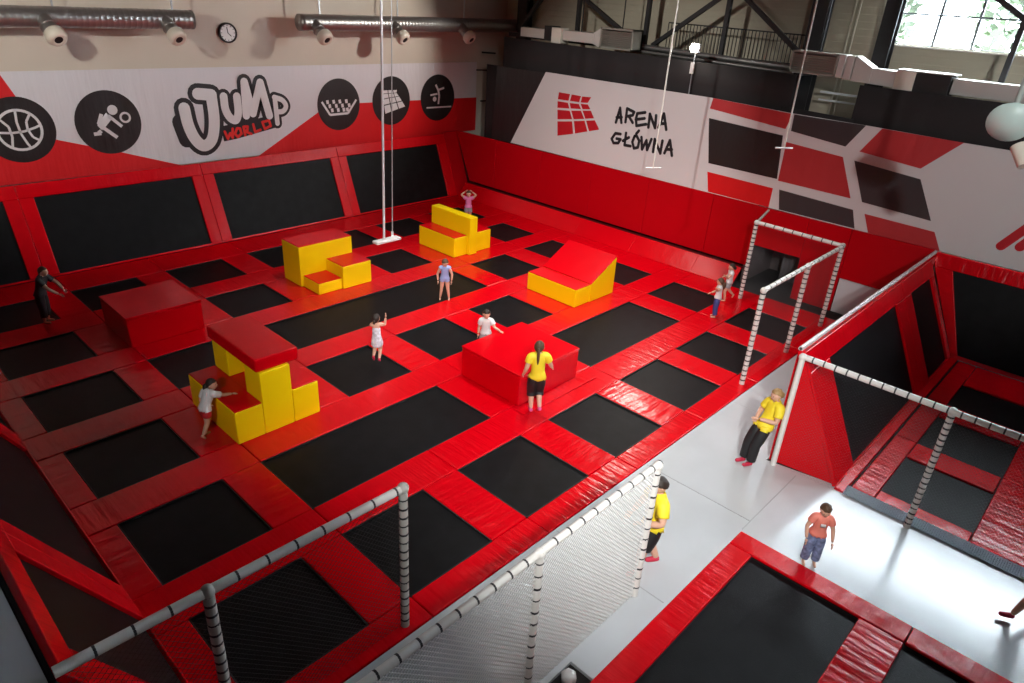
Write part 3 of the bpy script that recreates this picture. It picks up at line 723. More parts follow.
# ---------------------------------------------------------------- curtains above the banner
def curtain(y0, y1, zt0, zt1, zb, x, label, amp=.05, seed=0):
    n = int(abs(y1-y0)/.06); vs = []; fs = []
    for i in range(n+1):
        u = i/n; y = y0+(y1-y0)*u; nz = mnoise.noise(Vector((y*1.3, seed, 0)))*2+math.sin(y*6.5+mnoise.noise(Vector((y*.6, 3, seed)))*5)*.5
        zt = zt0+(zt1-zt0)*u
        for j in range(4):
            vs.append((x+amp*nz*(.5+.5*j/3), y, zt+(zb-zt)*j/3))
    for i in range(n):
        for j in range(3):
            a = i*4+j; fs.append((a, a+1, a+5, a+4))
    mb = MB(); mb.add(vs, fs, True)
    o = mb.build('curtain', curt, loc=(x, (y0+y1)/2, zb))
    s = o.modifiers.new('thick', 'SOLIDIFY'); s.thickness = .01
    return tag(o, label, 'curtain', 'black curtains above the banners')
curtain(20.5, 8.70, 6.42, 6.34, 4.4, 21.12, 'long black curtain above the white banner, behind the flood lamp', seed=1)
curtain(6.9, -6.0, 6.28, 6.28, 3.4, 21.12, 'black curtain above the coloured banner panels at the right', seed=2)
curtain(21.3, 19.3, 5.35, 5.35, 2.3, 21.06, 'short dark curtain at the corner beside the banner', amp=.04, seed=3)
o = curtain(8.9, 6.8, 5.46, 5.40, 3.6, 21.05, 'dark low curtain piece below the gap in the curtains', amp=.02, seed=4)

# ---------------------------------------------------------------- steelwork and gallery in the background
def bar(mb, a, b, wd=.1):
    a, b = Vector(a), Vector(b); d = (b-a); L = d.length; d.normalize(); s = Vector((1, 0, 0)); t = d.cross(s).normalized()
    mb.obox(a, d, s, t, 0, L, -wd/2, wd/2, -wd/2, wd/2)
def steelcol(y, w_, lab):
    mb = MB(); x = 23.4
    mb.box(x, x+.05, y-w_/2, y+w_/2, -.06, 11.4).box(x+.35, x+.4, y-w_/2, y+w_/2, -.06, 11.4).box(x+.05, x+.35, y-.03, y+.03, -.06, 11.4)
    tag(mb.build('steel_column', steel, loc=(x, y, 0)), lab, 'steel column', 'dark steel columns')
steelcol(21.75, .5, 'dark steel column at the left, by the end of the round duct')
steelcol(9.4, .5, 'dark steel column behind the slatted vent box')
steelcol(7.32, .42, 'dark steel column at the left edge of the bright window')
steelcol(-3.5, .45, 'dark steel column right of the window, out of frame')
tr = empty('roof_truss', (22.5, 14, 6.7), 'black steel truss with upright and diagonal members behind the vent boxes', 'truss')
for y in (18.0, 14.93, 11.93): mb = MB(); bar(mb, (22.5, y, 6.5), (22.5, y, 9.6), .14); mb.build('upright', steel, tr)
for a, b in [((19.1, 8.6), (16.0, 7.0)), ((11.0, 9.1), (14.6, 6.6)), ((11.93, 8.6), (9.0, 6.6)), ((19.1, 8.6), (21.0, 6.7))]: mb = MB(); bar(mb, (22.5, a[0], a[1]), (22.5, b[0], b[1]), .13); mb.build('diagonal', steel, tr)
mb = MB(); bar(mb, (22.5, 21.5, 6.45), (22.5, 9.0, 6.45), .16); mb.build('lower_chord', steel, tr); mb = MB(); bar(mb, (22.5, 23.1, 9.6), (22.5, -6, 9.6), .2); mb.build('upper_chord', steel, tr)
t2 = empty('roof_truss', (22.5, 3, 7), 'black slanting steel braces across the bright window', 'truss')
mb = MB(); q = [at_x(p, 22.5) for p in [(1000, 0), (1026, 20), (1026, 18), (998, 90)]]
mb2 = MB(); bar(mb, q[0]+(q[0]-q[1])*2, q[1]+(q[1]-q[0])*.5, .13); bar(mb, q[2], q[3], .13); mb.build('brace', steel, t2)
# gallery railing
gr = empty('gallery_railing', (22.9, 12, 6.6), 'thin black gallery railing with upright bars behind the flood lamp', 'railing')
mb = MB(); bar(mb, (22.9, 14.3, 7.36), (22.9, 9.3, 7.33), .04); mb.build('handrail', steel, gr)
mb = MB(); y = 14.3
while y > 9.3: bar(mb, (22.9, y, 6.28), (22.9, y, 7.35), .022); y -= .125
mb.build('railing_bars', steel, gr)
g = MB(); g.tube((22.3, 15.2, 6.55), (22.3, 9.2, 6.42), .09, 12); g.tube((22.0, 15.2, 6.42), (22.0, 9.2, 6.30), .05, 10)
tag(g.build('pipe', duct_m, loc=(22.2, 12, 6.5)), 'pair of grey pipes running below the gallery railing', 'pipe')
gf = MB().box(22.5, 23.9, 9.2, 15.2, 6.2, 6.28).build('gallery_floor', steel, loc=(23, 12, 6.2)); tag(gf, 'dark gallery deck behind the curtain', 'gallery')
mb = MB(); mb.box(23.3, 23.36, 6.9, 8.75, 5.74, 5.80).box(23.3, 23.36, 6.9, 8.75, 5.52, 5.57)
tag(mb.build('wall_rail', white_p, loc=(23.3, 7.8, 5.6)), 'two pale horizontal rails in the gap between curtains', 'rail')
g = MB()
for p in [(857, 0), (862, 0)]:
    q = at_x(p, 23.9); g.tube((23.9, q.y, 5.0), (23.9, q.y, 10), .03, 8)
tag(g.build('conduit', mat('cream_conduit', (0.62, 0.58, 0.46), 0.5), loc=(23.9, 8, 5)), 'two thin cream conduits running up the panelled wall', 'conduit')

# ---------------------------------------------------------------- ventilation units along the curtain top
def vent_box(x, y0, y1, z0, z1, label):
    t = empty('vent_unit', (x+.2, (y0+y1)/2, z0), label, 'vent unit', 'slatted vent units')
    mb = MB(); mb.box(x, x+.6, y0, y0+.05, z0, z1).box(x, x+.6, y1-.05, y1, z0, z1).box(x, x+.6, y0, y1, z1-.05, z1).box(x, x+.6, y0, y1, z0, z0+.05).box(x+.5, x+.6, y0, y1, z0, z1)
    mb.build('housing', louv, t)
    MB().box(x+.3, x+.33, (y0+y1)/2-.015, (y0+y1)/2+.015, z1, Z_C).build('hanger_rod', steel, t)
    mb = MB(); z = z0+.08
    while z < z1-.07:
        mb.obox((x+.02, y0+.05, z), (0, 1, 0), (.7, 0, -.7), (.7, 0, .7), 0, y1-y0-.1, 0, .07, 0, .008); z += .06
    mb.build('slats', louv, t)
    return t
vent_box(21.3, 14.62, 16.0, 6.42, 7.08, 'slatted grey vent box above the ARENA lettering')
vent_box(21.3, 7.72, 9.05, 6.38, 6.98, 'slatted vent box left of the white duct')
def duct_piece(mb, y0, y1, z0, z1, z0b=None, z1b=None, x=21.3, dx=.45):
    z0b = z0 if z0b is None else z0b; z1b = z1 if z1b is None else z1b
    mb.prism([(x, y0, z0), (x, y1, z0b), (x, y1, z1b), (x, y0, z1)], (dx, 0, 0))
d = empty('rectangular_duct', (21.4, 18, 6.5), 'grey rectangular duct with a junction box, above the left black curtain', 'duct')
for a_ in [(16.0, 16.3, 6.42, 7.05, 6.52, 6.88), (16.3, 17.7, 6.52, 6.86), (18.6, 19.8, 6.50, 6.82)]:
    mb = MB(); duct_piece(mb, *a_); mb.build('duct_body', duct_w, d, bevel=.01)
MB().box(21.5, 21.53, 17.0, 17.03, 6.86, Z_C).build('hanger_rod', steel, d)
MB().box(21.25, 21.7, 17.75, 18.2, 6.40, 6.92).build('junction_box', plast, d, bevel=.01)
MB().box(21.3, 21.75, 18.2, 18.6, 6.45, 6.95).build('fan_box', blk, d, bevel=.01)
d = empty('rectangular_duct', (21.4, 5, 6.4), 'pale rectangular duct with a black fan box, below the bright window', 'duct')
for a_ in [(7.70, 7.52, 6.38, 6.98), (7.48, 7.28, 6.36, 6.97), (7.25, 6.75, 6.33, 6.99, 6.32, 6.72), (6.75, 6.12, 6.32, 6.72, 6.30, 6.70), (4.75, -5, 6.30, 6.68)]:
    mb = MB(); duct_piece(mb, *a_); mb.build('duct_body', duct_w, d, bevel=.012)
MB().box(21.5, 21.53, 2.0, 2.03, 6.68, Z_C).build('hanger_rod', steel, d)
MB().box(21.2, 21.75, 5.62, 6.10, 6.20, 6.74).build('junction_box', plast, d, bevel=.01)
MB().box(21.22, 21.75, 4.78, 5.62, 6.20, 6.72).build('fan_box', blk, d, bevel=.01)
MB().box(21.2, 21.8, 4.7, 6.1, 6.74, 6.77).build('fan_lid', duct_w, d)

# ---------------------------------------------------------------- round ducts with nozzles on the banner wall
def round_duct(x0, x1, y, z, r, nozzles, label, closed):
    t = empty('round_duct', ((x0+x1)/2, y, z), label, 'duct', 'round ventilation ducts')
    mb = MB(); prof = []; k = x0
    while k < x1:
        prof += [(k-x0, r), (k-x0+.11, r), (k-x0+.12, r*1.012), (k-x0+.14, r*1.012)]; k += .15
    mb.lathe((x0, y, z), (1, 0, 0), [(0, 0)]+prof+[(x1-x0, r), (x1-x0, 0)], 24); mb.build('duct_body', duct_m, t)
    for nx_ in nozzles:
        # nozzle hangs from the underside, turned towards the hall
        a = Vector((nx_-.30, y-.10, z-.02)); dr = Vector((.10, -.66, -.52)).normalized()
        nb = MB(); nb.tube(a, a+dr*.50, r*.74, 16, r*.70)
        nb.lathe(a+dr*.28, dr, [(0, r*.72), (0, r*.82), (.03, r*.82), (.03, r*.7)], 16)
        n_ = nb.build('nozzle_pipe', duct_m, t)
        hb = MB(); e = a+dr*.48
        hb.lathe(e, dr, [(0, .0), (0, .21), (.04, .25), (.20, .26), (.27, .22), (.31, .15), (.28, .10)], 20); hb.build('nozzle_head', plast, n_)
        MB().lathe(e+dr*.285, dr, [(0, .105), (.002, 0)], 16).build('nozzle_throat', blk, n_)
        MB().box(nx_-.02, nx_+.02, y-.02, y+.02, z+r, z+r+4.5).build('hanger', steel_p, t)
    for hx in [x0+.15, (x0+x1)/2, x1-.15]:
        pass
round_duct(-2.8, 9.70, 22.3, 6.72, .26, [6.2, 9.25], 'round grey duct with two cream nozzles, left above the banner', True)
round_duct(13.30, 23.8, 22.3, 6.70, .26, [14.10, 17.35, 20.65], 'round shiny duct with three cream nozzles, right of the wall clock', True)
c = at_y((228.5, 33), 23.1)
t = empty('wall_clock', tuple(c), 'small round wall clock with a black rim between the two round ducts', 'clock')
MB().lathe(c+Vector((0, .1, 0)), (0, -1, 0), [(0, 0), (0, .30), (.08, .30), (.08, .25), (.05, .25)], 28).build('rim', blk, t)
MB().disc(c+Vector((0, .05, 0)), (0, -1, 0), .25, .005, 28).build('dial', white_p, t)
mb = MB(); o_ = c+Vector((0, .04, 0))
bar(mb, o_, o_+Vector((.10, 0, -.10)), .025); bar(mb, o_, o_+Vector((-.02, 0, .17)), .02)
for k in range(12):
    a = k*math.pi/6; mb.tube(o_+Vector((.2*math.cos(a), .0, .2*math.sin(a))), o_+Vector((.235*math.cos(a), 0, .235*math.sin(a))), .012, 4)
mb.build('hands', blk, t)
# cables on the wall end
g = MB(); g.tube((22.2, 23.1, 4.9), (23.3, 23.1, 4.85), .03, 6); g.tube((22.5, 23.1, 3.6), (23.2, 23.1, 3.58), .03, 6); g.tube((22.5, 23.1, 5.6), (23.3, 23.1, 5.55), .035, 6)
tag(g.build('cable_run', steel, loc=(22.8, 23.1, 4)), 'dark cables crossing the pale wall right of the banner', 'cable')

# ---------------------------------------------------------------- lamps
t = empty('flood_lamp', tuple(FLOOD+Vector((0, 0, -.6))), 'glaring flood lamp on a pale bracket above the white banner', 'lamp')
MB().box(FLOOD.x, FLOOD.x+.15, FLOOD.y-.13, FLOOD.y+.13, FLOOD.z-.13, FLOOD.z+.13).build('lamp_housing', white_p, t, bevel=.01)
MB().sphere(FLOOD+Vector((-.06, 0, 0)), .13, (.6, 1, 1)).build('bulb', glow, t)
MB().box(FLOOD.x, FLOOD.x+.05, FLOOD.y-.06, FLOOD.y+.06, FLOOD.z-.75, FLOOD.z-.42).build('ballast_box', white_p, t)
MB().tube((FLOOD.x+.07, FLOOD.y, 2.45), (FLOOD.x+.07, FLOOD.y, FLOOD.z), .02, 6).build('bracket', steel_p, t)
for i, (x, y, pw) in enumerate(HIGH_BAYS):
    t = empty('high_bay_lamp', (x, y, 10.6), 'square white ceiling lamp over the hall, out of frame', 'lamp', 'ceiling lamps over the hall')
    MB().box(x-.5, x+.5, y-.5, y+.5, 10.60, 10.75).build('housing', white_p, t)
    MB().tube((x, y, 10.75), (x, y, 11.49), .03, 6).build('rod', steel_p, t)
# hanging teal lamp at the right edge
q = at_x((1010, 122), 14.0)
t = empty('hanging_lamp', tuple(q), 'pale teal round lamp shade hanging at the right edge', 'lamp')
dr = (CAM-q).normalized(); ax = Vector((dr.x*.8, dr.y*.8, dr.z*.5-.35)).normalized()
MB().lathe(q, ax, [(-.16, .08), (-.10, .20), (0, .33), (.02, .33), (.02, .0)], 28).build('lamp_shade', teal, t)
MB().tube(q+Vector((.18, -.2, -.35)), q+Vector((.05, -.42, -.62)), .12, 14).build('lamp_neck', plast, t)
MB().tube(q+Vector((0, .0, .1)), q+Vector((.0, 0, 4.4)), .045, 8).build('suspension_rod', mat('grey_green_rod', (0.40, 0.45, 0.42), 0.5), t)

# ---------------------------------------------------------------- swing and hanging bars
sw = at_z((386.5, 240), 1.5)
t = empty('swing', tuple(sw), 'white swing seat on two long ropes hanging over the beds', 'swing')
MB().box(sw.x-.42, sw.x+.42, sw.y-.14, sw.y+.10, sw.z-.04, sw.z+.04).build('seat', white_p, t, bevel=.02)
mb = MB()
pa = Vector((sw.x-.12, sw.y-.05, sw.z)); pb = Vector((sw.x+.30, sw.y+.12, sw.z))
MB().tube(pa, pa+Vector((.10, -.06, 9.0)), .032, 8).build('rope', rope_m, t)
MB().tube(pb, pb+Vector((.12, -.08, 9.0)), .014, 8).build('rope', rope_d, t)
for p in (pa, pb): MB().tube(p+Vector((0, 0, .03)), p+Vector((0, 0, .16)), .035, 8).build('knot', white_p, t)
def trapeze(px, z, label, lean):
    c = at_z(px, z); t = empty('trapeze_bar', tuple(c), label, 'trapeze bar', 'single hanging bars')
    MB().tube(c+Vector((-.20, .14, 0)), c+Vector((.20, -.14, 0)), .025, 8).build('bar', white_p, t)
    top = Vector((c.x+lean[0], c.y+lean[1], 11.4))
    MB().tube(c, top, .022, 8).build('rope', mat('cream_rope', (0.75, 0.73, 0.66), 0.6), t)
trapeze((653, 168), 3.5, 'small white bar hanging on a rope in front of the ARENA lettering', (.05, 0))
trapeze((784, 148), 4.8, 'small white bar hanging on a rope in front of the coloured banner panels', (-.1, 0))

# ---------------------------------------------------------------- trees outside the window
for i, (x, y, h, r) in enumerate([(33, 4.5, 8.5, 3.2), (36, -3.5, 9.5, 3.6), (35, 12.5, 8.0, 2.8)]):
    t = empty('tree', (x, y, -.2), ['broad green tree outside the window, right of the braces', 'tall green tree outside, further right', 'green tree outside, behind the panelled wall'][i], 'tree', 'trees outside the window')
    MB().tube((x, y, -.2), (x, y, h), .25, 10, .1).build('trunk', bark, t)
    mb = MB()
    for k in range(1100):
        d = Vector((random.gauss(0, 1), random.gauss(0, 1), random.gauss(0, 1))).normalized()*r*random.uniform(.45, 1)
        p = Vector((x, y, h+.5))+d; a = Vector((random.gauss(0, 1), random.gauss(0, 1), random.gauss(0, 1))).normalized(); b = a.orthogonal().normalized(); s = random.uniform(.15, .4)
        mb.add([p-a*s, p+b*s*.6, p+a*s, p-b*s*.6], [(0, 1, 2, 3)])
    mb.build('foliage', leaf, t)

# ---------------------------------------------------------------- people
def skinned(chains, sub=2):
    """chains: list of (list of (co, radius), list of edges); returns evaluated verts and faces grown by a Skin modifier"""
    me = bpy.data.meshes.new('skeleton'); V = []; Ed = []; R = []; roots = []
    for pts, edges in chains:
        o = len(V); roots.append(o)
        V += [tuple(p[0]) for p in pts]; R += [p[1] for p in pts]; Ed += [(a+o, b+o) for a, b in edges]
    me.from_pydata(V, Ed, []); me.update()
    ob = bpy.data.objects.new('skeleton', me); COL.objects.link(ob)
    sk = ob.modifiers.new('skin', 'SKIN'); sk.use_smooth_shade = True; sk.branch_smoothing = 0.6
    if not me.skin_vertices: raise RuntimeError('no skin layer')
    for i, r in enumerate(R):
        sv = me.skin_vertices[0].data[i]; rr = r if isinstance(r, tuple) else (r, r); sv.radius = rr; sv.use_root = i in roots
    ss = ob.modifiers.new('sub', 'SUBSURF'); ss.levels = sub
    dg = bpy.context.evaluated_depsgraph_get(); dg.update()
    ev = ob.evaluated_get(dg); m2 = ev.to_mesh()
    vs = [v.co.copy() for v in m2.vertices]; fs = [tuple(p.vertices) for p in m2.polygons]
    ev.to_mesh_clear(); bpy.data.objects.remove(ob); bpy.data.meshes.remove(me)
    return vs, fs
def chain(pts): return (pts, [(i, i+1) for i in range(len(pts)-1)])
MC = {}
def cm(name, c, rough=.6):
    if name not in MC: MC[name] = mat(name, c, rough)
    return MC[name]
skin_m = cm('skin', (0.72, 0.42, 0.30), .5); lip_m = cm('lips', (0.55, 0.16, 0.14)); eye_m = cm('eyes', (0.02, 0.015, 0.015), .3)
HAIRC = {'dark': cm('dark_hair', (0.025, 0.016, 0.012)), 'brown': cm('brown_hair', (0.09, 0.045, 0.022)), 'blond': cm('fair_hair', (0.36, 0.22, 0.09))}

def person(label, loc, yaw, H, pose=None, child=False, hair='brown', hair_kind='short', top=None, bottom=None, shoes=None, sleeves=.5, leg_cover=.5, face=(0, 0), lean=0, dress=None, girth=1.0, patch=None):
    """pose entries are joint positions as fractions of H; x right of the person, y ahead, z up"""
    J = dict(pel=(0, 0, .525), waist=(0, .0, .60), chest=(0, 0, .71), nb=(0, 0, .81), head=(0, .01, .925),
             shL=(-.10, 0, .80), shR=(.10, 0, .80), elL=(-.145, -.01, .64), elR=(.145, -.01, .64), wrL=(-.15, .04, .49), wrR=(.15, .04, .49),
             hipL=(-.048, 0, .50), hipR=(.048, 0, .50), knL=(-.055, .012, .275), knR=(.055, .012, .275), anL=(-.058, -.005, .045), anR=(.058, -.005, .045))
    if child: J['head'] = (0, .01, .905); J['nb'] = (0, 0, .785); J['shL'] = (-.095, 0, .775); J['shR'] = (.095, 0, .775)
    P = {k: Vector(v) for k, v in J.items()}
    for k, v in (pose or {}).items(): P[k] = Vector(v)
    if lean:      # bend the trunk forward about the hips
        rm = Matrix.Rotation(-lean, 4, 'X')
        for k in ('waist', 'chest', 'nb', 'head', 'shL', 'shR', 'elL', 'elR', 'wrL', 'wrR'):
            if pose and k in pose: continue
            P[k] = P['pel']+rm @ (P[k]-P['pel'])
    P = {k: v*H for k, v in P.items()}
    girth *= 1.2; G = H*girth; t = empty('person', loc, label, 'person'); t.rotation_euler = (0, 0, yaw)
    def mk(name, vs, fs, m, parent=t, smooth=True, extra=None):
        me = bpy.data.meshes.new(name); me.from_pydata([tuple(v) for v in vs], [], fs); me.materials.append(m); me.update()
        for p in me.polygons: p.use_smooth = smooth
        o = bpy.data.objects.new(name, me); COL.objects.link(o); o.parent = parent; return o
    def toe(an, kn, side):
        f = Vector((0, 1, 0)); s = (an-kn).normalized()
        if abs(s.z) < .75: f = (Vector((0, 1, 0))+Vector((0, 0, 0))).normalized(); 
        if pose and ('toe'+side) in pose: f = Vector(pose['toe'+side]).normalized()
        return f
    # body
    pts = [(P['pel'], (.078*G, .062*G)), (P['waist'], (.068*G, .055*G)), (P['chest'], (.082*G, .06*G)), (P['nb'], (.045*G, .04*G)), (P['nb'].lerp(P['head'], .5), .032*H)]
    ed = [(0, 1), (1, 2), (2, 3), (3, 4)]
    def addc(lst, root):
        prev = root
        for p in lst: pts.append(p); ed.append((prev, len(pts)-1)); prev = len(pts)-1
    for s in 'LR':
        addc([(P['sh'+s], .036*G), (P['sh'+s].lerp(P['el'+s], .5), .030*G), (P['el'+s], .024*G), (P['el'+s].lerp(P['wr'+s], .45), .022*G), (P['wr'+s], .0155*G)], 3)
        an = P['an'+s]; kn = P['kn'+s]; f = toe(an, kn, s)
        addc([(P['hip'+s], .055*G), (P['hip'+s].lerp(kn, .55), .046*G), (kn, .034*G), (kn.lerp(an, .35), .031*G), (an, .021*G)], 0)
    chains = [(pts, ed)]
    for s in 'LR':     # feet and hands
        an = P['an'+s]; f = toe(an, P['kn'+s], s)
        if shoes is None or True:
            dn = Vector((0, 0, -.022*H)) if f.z > -.5 else Vector((0, -.02*H, 0))
            chains.append(chain([(an-f*.025*H+dn*.6, .022*H), (an+f*.035*H+dn, .021*H), (an+f*.095*H+dn*1.15, .016*H)]))
        wr = P['wr'+s]; d = (wr-P['el'+s]).normalized(); q = d.cross(Vector((0, 0, 1)))
        q = q.normalized() if q.length > .2 else Vector((1, 0, 0)); 
        if abs(d.z) > .6: q = Vector((0, 1, 0))-d*d.y; q.normalize()
        n = d.cross(q)
        pc = wr+d*.045*H
        chains.append(chain([(wr+d*.004*H, .014*H), (wr+d*.028*H, (.022*H, .012*H)), (pc, (.021*H, .010*H))]))
        for i in range(4):
            o_ = q*(.018-.012*i)*H; L = (.038, .044, .041, .032)[i]*H
            chains.append(chain([(pc-d*.012*H+o_*.8, .0062*H), (pc+d*L*.45+o_, .0056*H), (pc+d*L*.8+o_+n*.006*H, .005*H), (pc+d*L+o_+n*.013*H, .0042*H)]))
        chains.append(chain([(wr+d*.016*H+q*.014*H, .007*H), (wr+d*.034*H+q*.030*H, .0062*H), (wr+d*.05*H+q*.036*H+n*.006*H, .005*H)]))
    vs, fs = skinned(chains)
    bodyv, bodyf = [Vector(v) for v in vs], list(fs)
    # head with face, in its own frame
    hs = (.084 if child else .071)*H
    hm = Matrix.Translation(P['head']) @ Matrix.Rotation(face[0], 4, 'Z') @ Matrix.Rotation(face[1], 4, 'X')
    hb = MB(); hb.sphere((0, 0, 0), hs, (.80, .95, 1.12), 20, 14)
    hv = []
    for v in hb.v:
        x, y, z = v
        if z < 0: x *= 1+z/hs*.28; y = y*(1+z/hs*.12)+max(0, -z)*.10
        hv.append(Vector((x, y, z)))
    hb.v = hv
    hb.add([Vector(p)*hs for p in [(-.13, .90, -.18), (.13, .90, -.18), (0, 1.16, -.16), (0, .93, .18), (0, .92, -.28)]], [(0, 2, 3), (2, 1, 3), (0, 4, 2), (4, 1, 2)], True)
    for sx in (-1, 1): hb.sphere((sx*.80*hs, -.02*hs, -.05*hs), .2*hs, (.4, .8, 1.2), 8, 6)
    o = len(vs); vs = vs+[hm @ Vector(v) for v in hb.v]; fs = fs+[tuple(i+o for i in f) for f in hb.f]
    body = mk('body', vs, fs, skin_m)
    eb = MB()
    for sx in (-1, 1): eb.sphere((sx*.30*hs, .84*hs, .06*hs), .10*hs, (1.2, .6, .8), 8, 6)
    mk('eyes', [hm @ Vector(v) for v in eb.v], eb.f, eye_m)
    eb = MB(); eb.sphere((0, .90*hs, -.50*hs), .2*hs, (1.1, .45, .3), 10, 6); mk('mouth', [hm @ Vector(v) for v in eb.v], eb.f, lip_m)
    # hair: a cap over crown, back and sides, plus its hanging part
    hb = MB(); nu, nv = 22, 12
    vsx = []; 
    for j in range(nv+1):
        for i in range(nu):
            ph = 2*math.pi*i/nu; fwd = math.sin(ph)      # +1 = ahead
            low = math.radians(62) if fwd > .55 else math.radians(62+ (0.55-fwd)/1.55*66)
            th = low*j/nv; r = hs*(1.07 if j < nv else 1.0)*(1+.03*math.sin(i*5+j))
            vsx.append(hm @ Vector((r*.84*math.sin(th)*math.cos(ph), r*.97*math.sin(th)*math.sin(ph)-.03*hs, r*1.12*math.cos(th))))
    fsx = [(j*nu+i, (j+1)*nu+i, (j+1)*nu+(i+1) % nu, j*nu+(i+1) % nu) for j in range(nv) for i in range(nu)]
    if hair_kind in ('long', 'ponytail', 'tied'):
        a = hm @ Vector((0, -.85*hs, .25*hs)); L = {'long': 2.4, 'ponytail': 3.3, 'tied': 1.1}[hair_kind]*hs
        back = Vector((0, -1, 0)); w = {'long': .62, 'ponytail': .30, 'tied': .35}[hair_kind]*hs
        q = [(a+back*.1*hs, w*.7), (a+back*.35*hs-Vector((0, 0, L*.3)), w), (a+back*.30*hs-Vector((0, 0, L*.7)), w*.85), (a+back*.2*hs-Vector((0, 0, L)), w*.35)]
        v2, f2 = skinned([chain(q)]); o = len(vsx); vsx += v2; fsx += [tuple(i+o for i in f) for f in f2]
    hr = mk('hair', vsx, fsx, HAIRC[hair])
    e = .010*H
    BON = [('pel', P['waist'], P['pel']), ('tor', P['waist'], P['chest']), ('tor', P['chest'], P['nb']), ('nk', P['nb'], P['nb'].lerp(P['head'], .5))]
    for s in 'LR':
        BON += [('sh', P['nb'], P['sh'+s]), ('ua', P['sh'+s], P['el'+s]), ('fa', P['el'+s], P['wr'+s]), ('hp', P['pel'], P['hip'+s]), ('th', P['hip'+s], P['kn'+s]), ('ca', P['kn'+s], P['an'+s])]
    cls = []; NV = len(bodyv)
    for v in bodyv:
        best = None
        for nm, a, b in BON:
            ab_ = b-a; tt = max(0, min(1, (v-a).dot(ab_)/max(ab_.length_squared, 1e-9))); d2 = (v-(a+ab_*tt)).length
            if nm in ('tor', 'pel'): d2 *= .72
            if best is None or d2 < best[0]: best = (d2, nm, tt)
        cls.append((best[1], best[2]))
    nrm = [Vector((0, 0, 0)) for _ in bodyv]
    for f in bodyf:
        a, b, c = bodyv[f[0]], bodyv[f[1]], bodyv[f[2]]; n_ = (b-a).cross(c-a)
        for q in f: nrm[q] += n_
    nrm = [n_.normalized() for n_ in nrm]
    def garment(name, m, test, thick, flare=0, par=None):
        ok = [k < NV and test(*cls[k], bodyv[k]) for k in range(NV)]; idx = {}; gv = []; gf = []
        for f in bodyf:
            if sum(ok[q] for q in f)*2 < len(f): continue
            for q in f:
                if q not in idx: idx[q] = len(gv); gv.append(bodyv[q]+nrm[q]*(thick+flare*max(0, P['waist'].z-bodyv[q].z)))
            gf.append(tuple(idx[q] for q in f))
        o_ = mk(name, gv, gf, m); so = o_.modifiers.new('cloth', 'SOLIDIFY'); so.thickness = .006*H; so.offset = 0
        return o_
    if top:
        hem = P['pel'].z-.015*H
        def t_top(nm, tt, v):
            if nm in ('tor', 'sh'): return True
            if nm in ('pel', 'hp', 'th'): return v.z > hem
            if nm == 'ua': return tt < sleeves
            if nm == 'fa': return sleeves > 1 and tt < sleeves-1
            return nm == 'nk' and tt < .15
        sh_ = garment('shirt', top, t_top, .014*H, .12)
        if patch:
            c = P['chest']+Vector((0, .075*G+e, .01*H)); pb = MB(); pb.box(-.03*H, .03*H, -.012, .008, -.02*H, .02*H)
            mk('shirt_print', [c+Vector(v) for v in pb.v], pb.f, patch, sh_)
    if dress:
        q = [(P['nb']-Vector((0, 0, .03*H)), .062*H), (P['chest'], .088*H), (P['waist'], .082*H), (P['pel'], .10*H), (P['pel'].lerp((P['knL']+P['knR'])/2, .5), .125*H), (P['pel'].lerp((P['knL']+P['knR'])/2, .72), .13*H)]
        v2, f2 = skinned([chain(q)]); mk('dress', v2, f2, dress)
    if bottom:
        def t_bot(nm, tt, v):
            if nm in ('pel', 'hp'): return v.z < P['waist'].z-.02*H
            if nm == 'th': return tt < leg_cover
            return nm == 'ca' and leg_cover > 1 and tt < leg_cover-1
        garment('trousers' if leg_cover > 1.3 else 'shorts', bottom, t_bot, .008*H, .03)
    if shoes:
        for s in 'LR':
            an = P['an'+s]; f = toe(an, P['kn'+s], s); dn = Vector((0, 0, -.022*H)) if f.z > -.5 else Vector((0, -.02*H, 0))
            v2, f2 = skinned([chain([(an-f*.03*H+dn*.5, .028*H), (an+f*.035*H+dn*.85, .026*H), (an+f*.105*H+dn*.95, .021*H)])]); mk('shoe', v2, f2, shoes)
    return t

def yaw_to(p, deg_img):
    """0 = facing along +x of the hall"""
    return math.radians(deg_img-90)
white_c = cm('white_cotton', (0.80, 0.80, 0.82)); yellow_c = cm('yellow_cotton', (0.90, 0.72, 0.03)); black_c = cm('black_cotton', (0.012, 0.012, 0.014))
red_c = cm('red_cotton', (0.55, 0.02, 0.03)); pink_c = cm('pink_cotton', (0.80, 0.22, 0.50)); coral_c = cm('coral_cotton', (0.88, 0.26, 0.20)); blue_c = cm('light_blue_cotton', (0.36, 0.48, 0.85))
navy_c = cm('navy_denim', (0.05, 0.08, 0.28)); denim_c = mat('patterned_denim', (0.20, 0.26, 0.45), .7, vary=(14, .5)); floral_c = mat('pale_floral_cotton', (0.70, 0.72, 0.82), .7, vary=(16, .35)); shoe_red = cm('red_shoe', (0.55, 0.02, 0.06)); grey_c = cm('grey_cotton', (0.35, 0.37, 0.40)); dark_c = cm('dark_grey_cotton', (0.03, 0.03, 0.035))
to_cam = lambda x, y: math.atan2(-y, -x)-math.pi/2      # yaw that faces the camera
R_ = math.radians
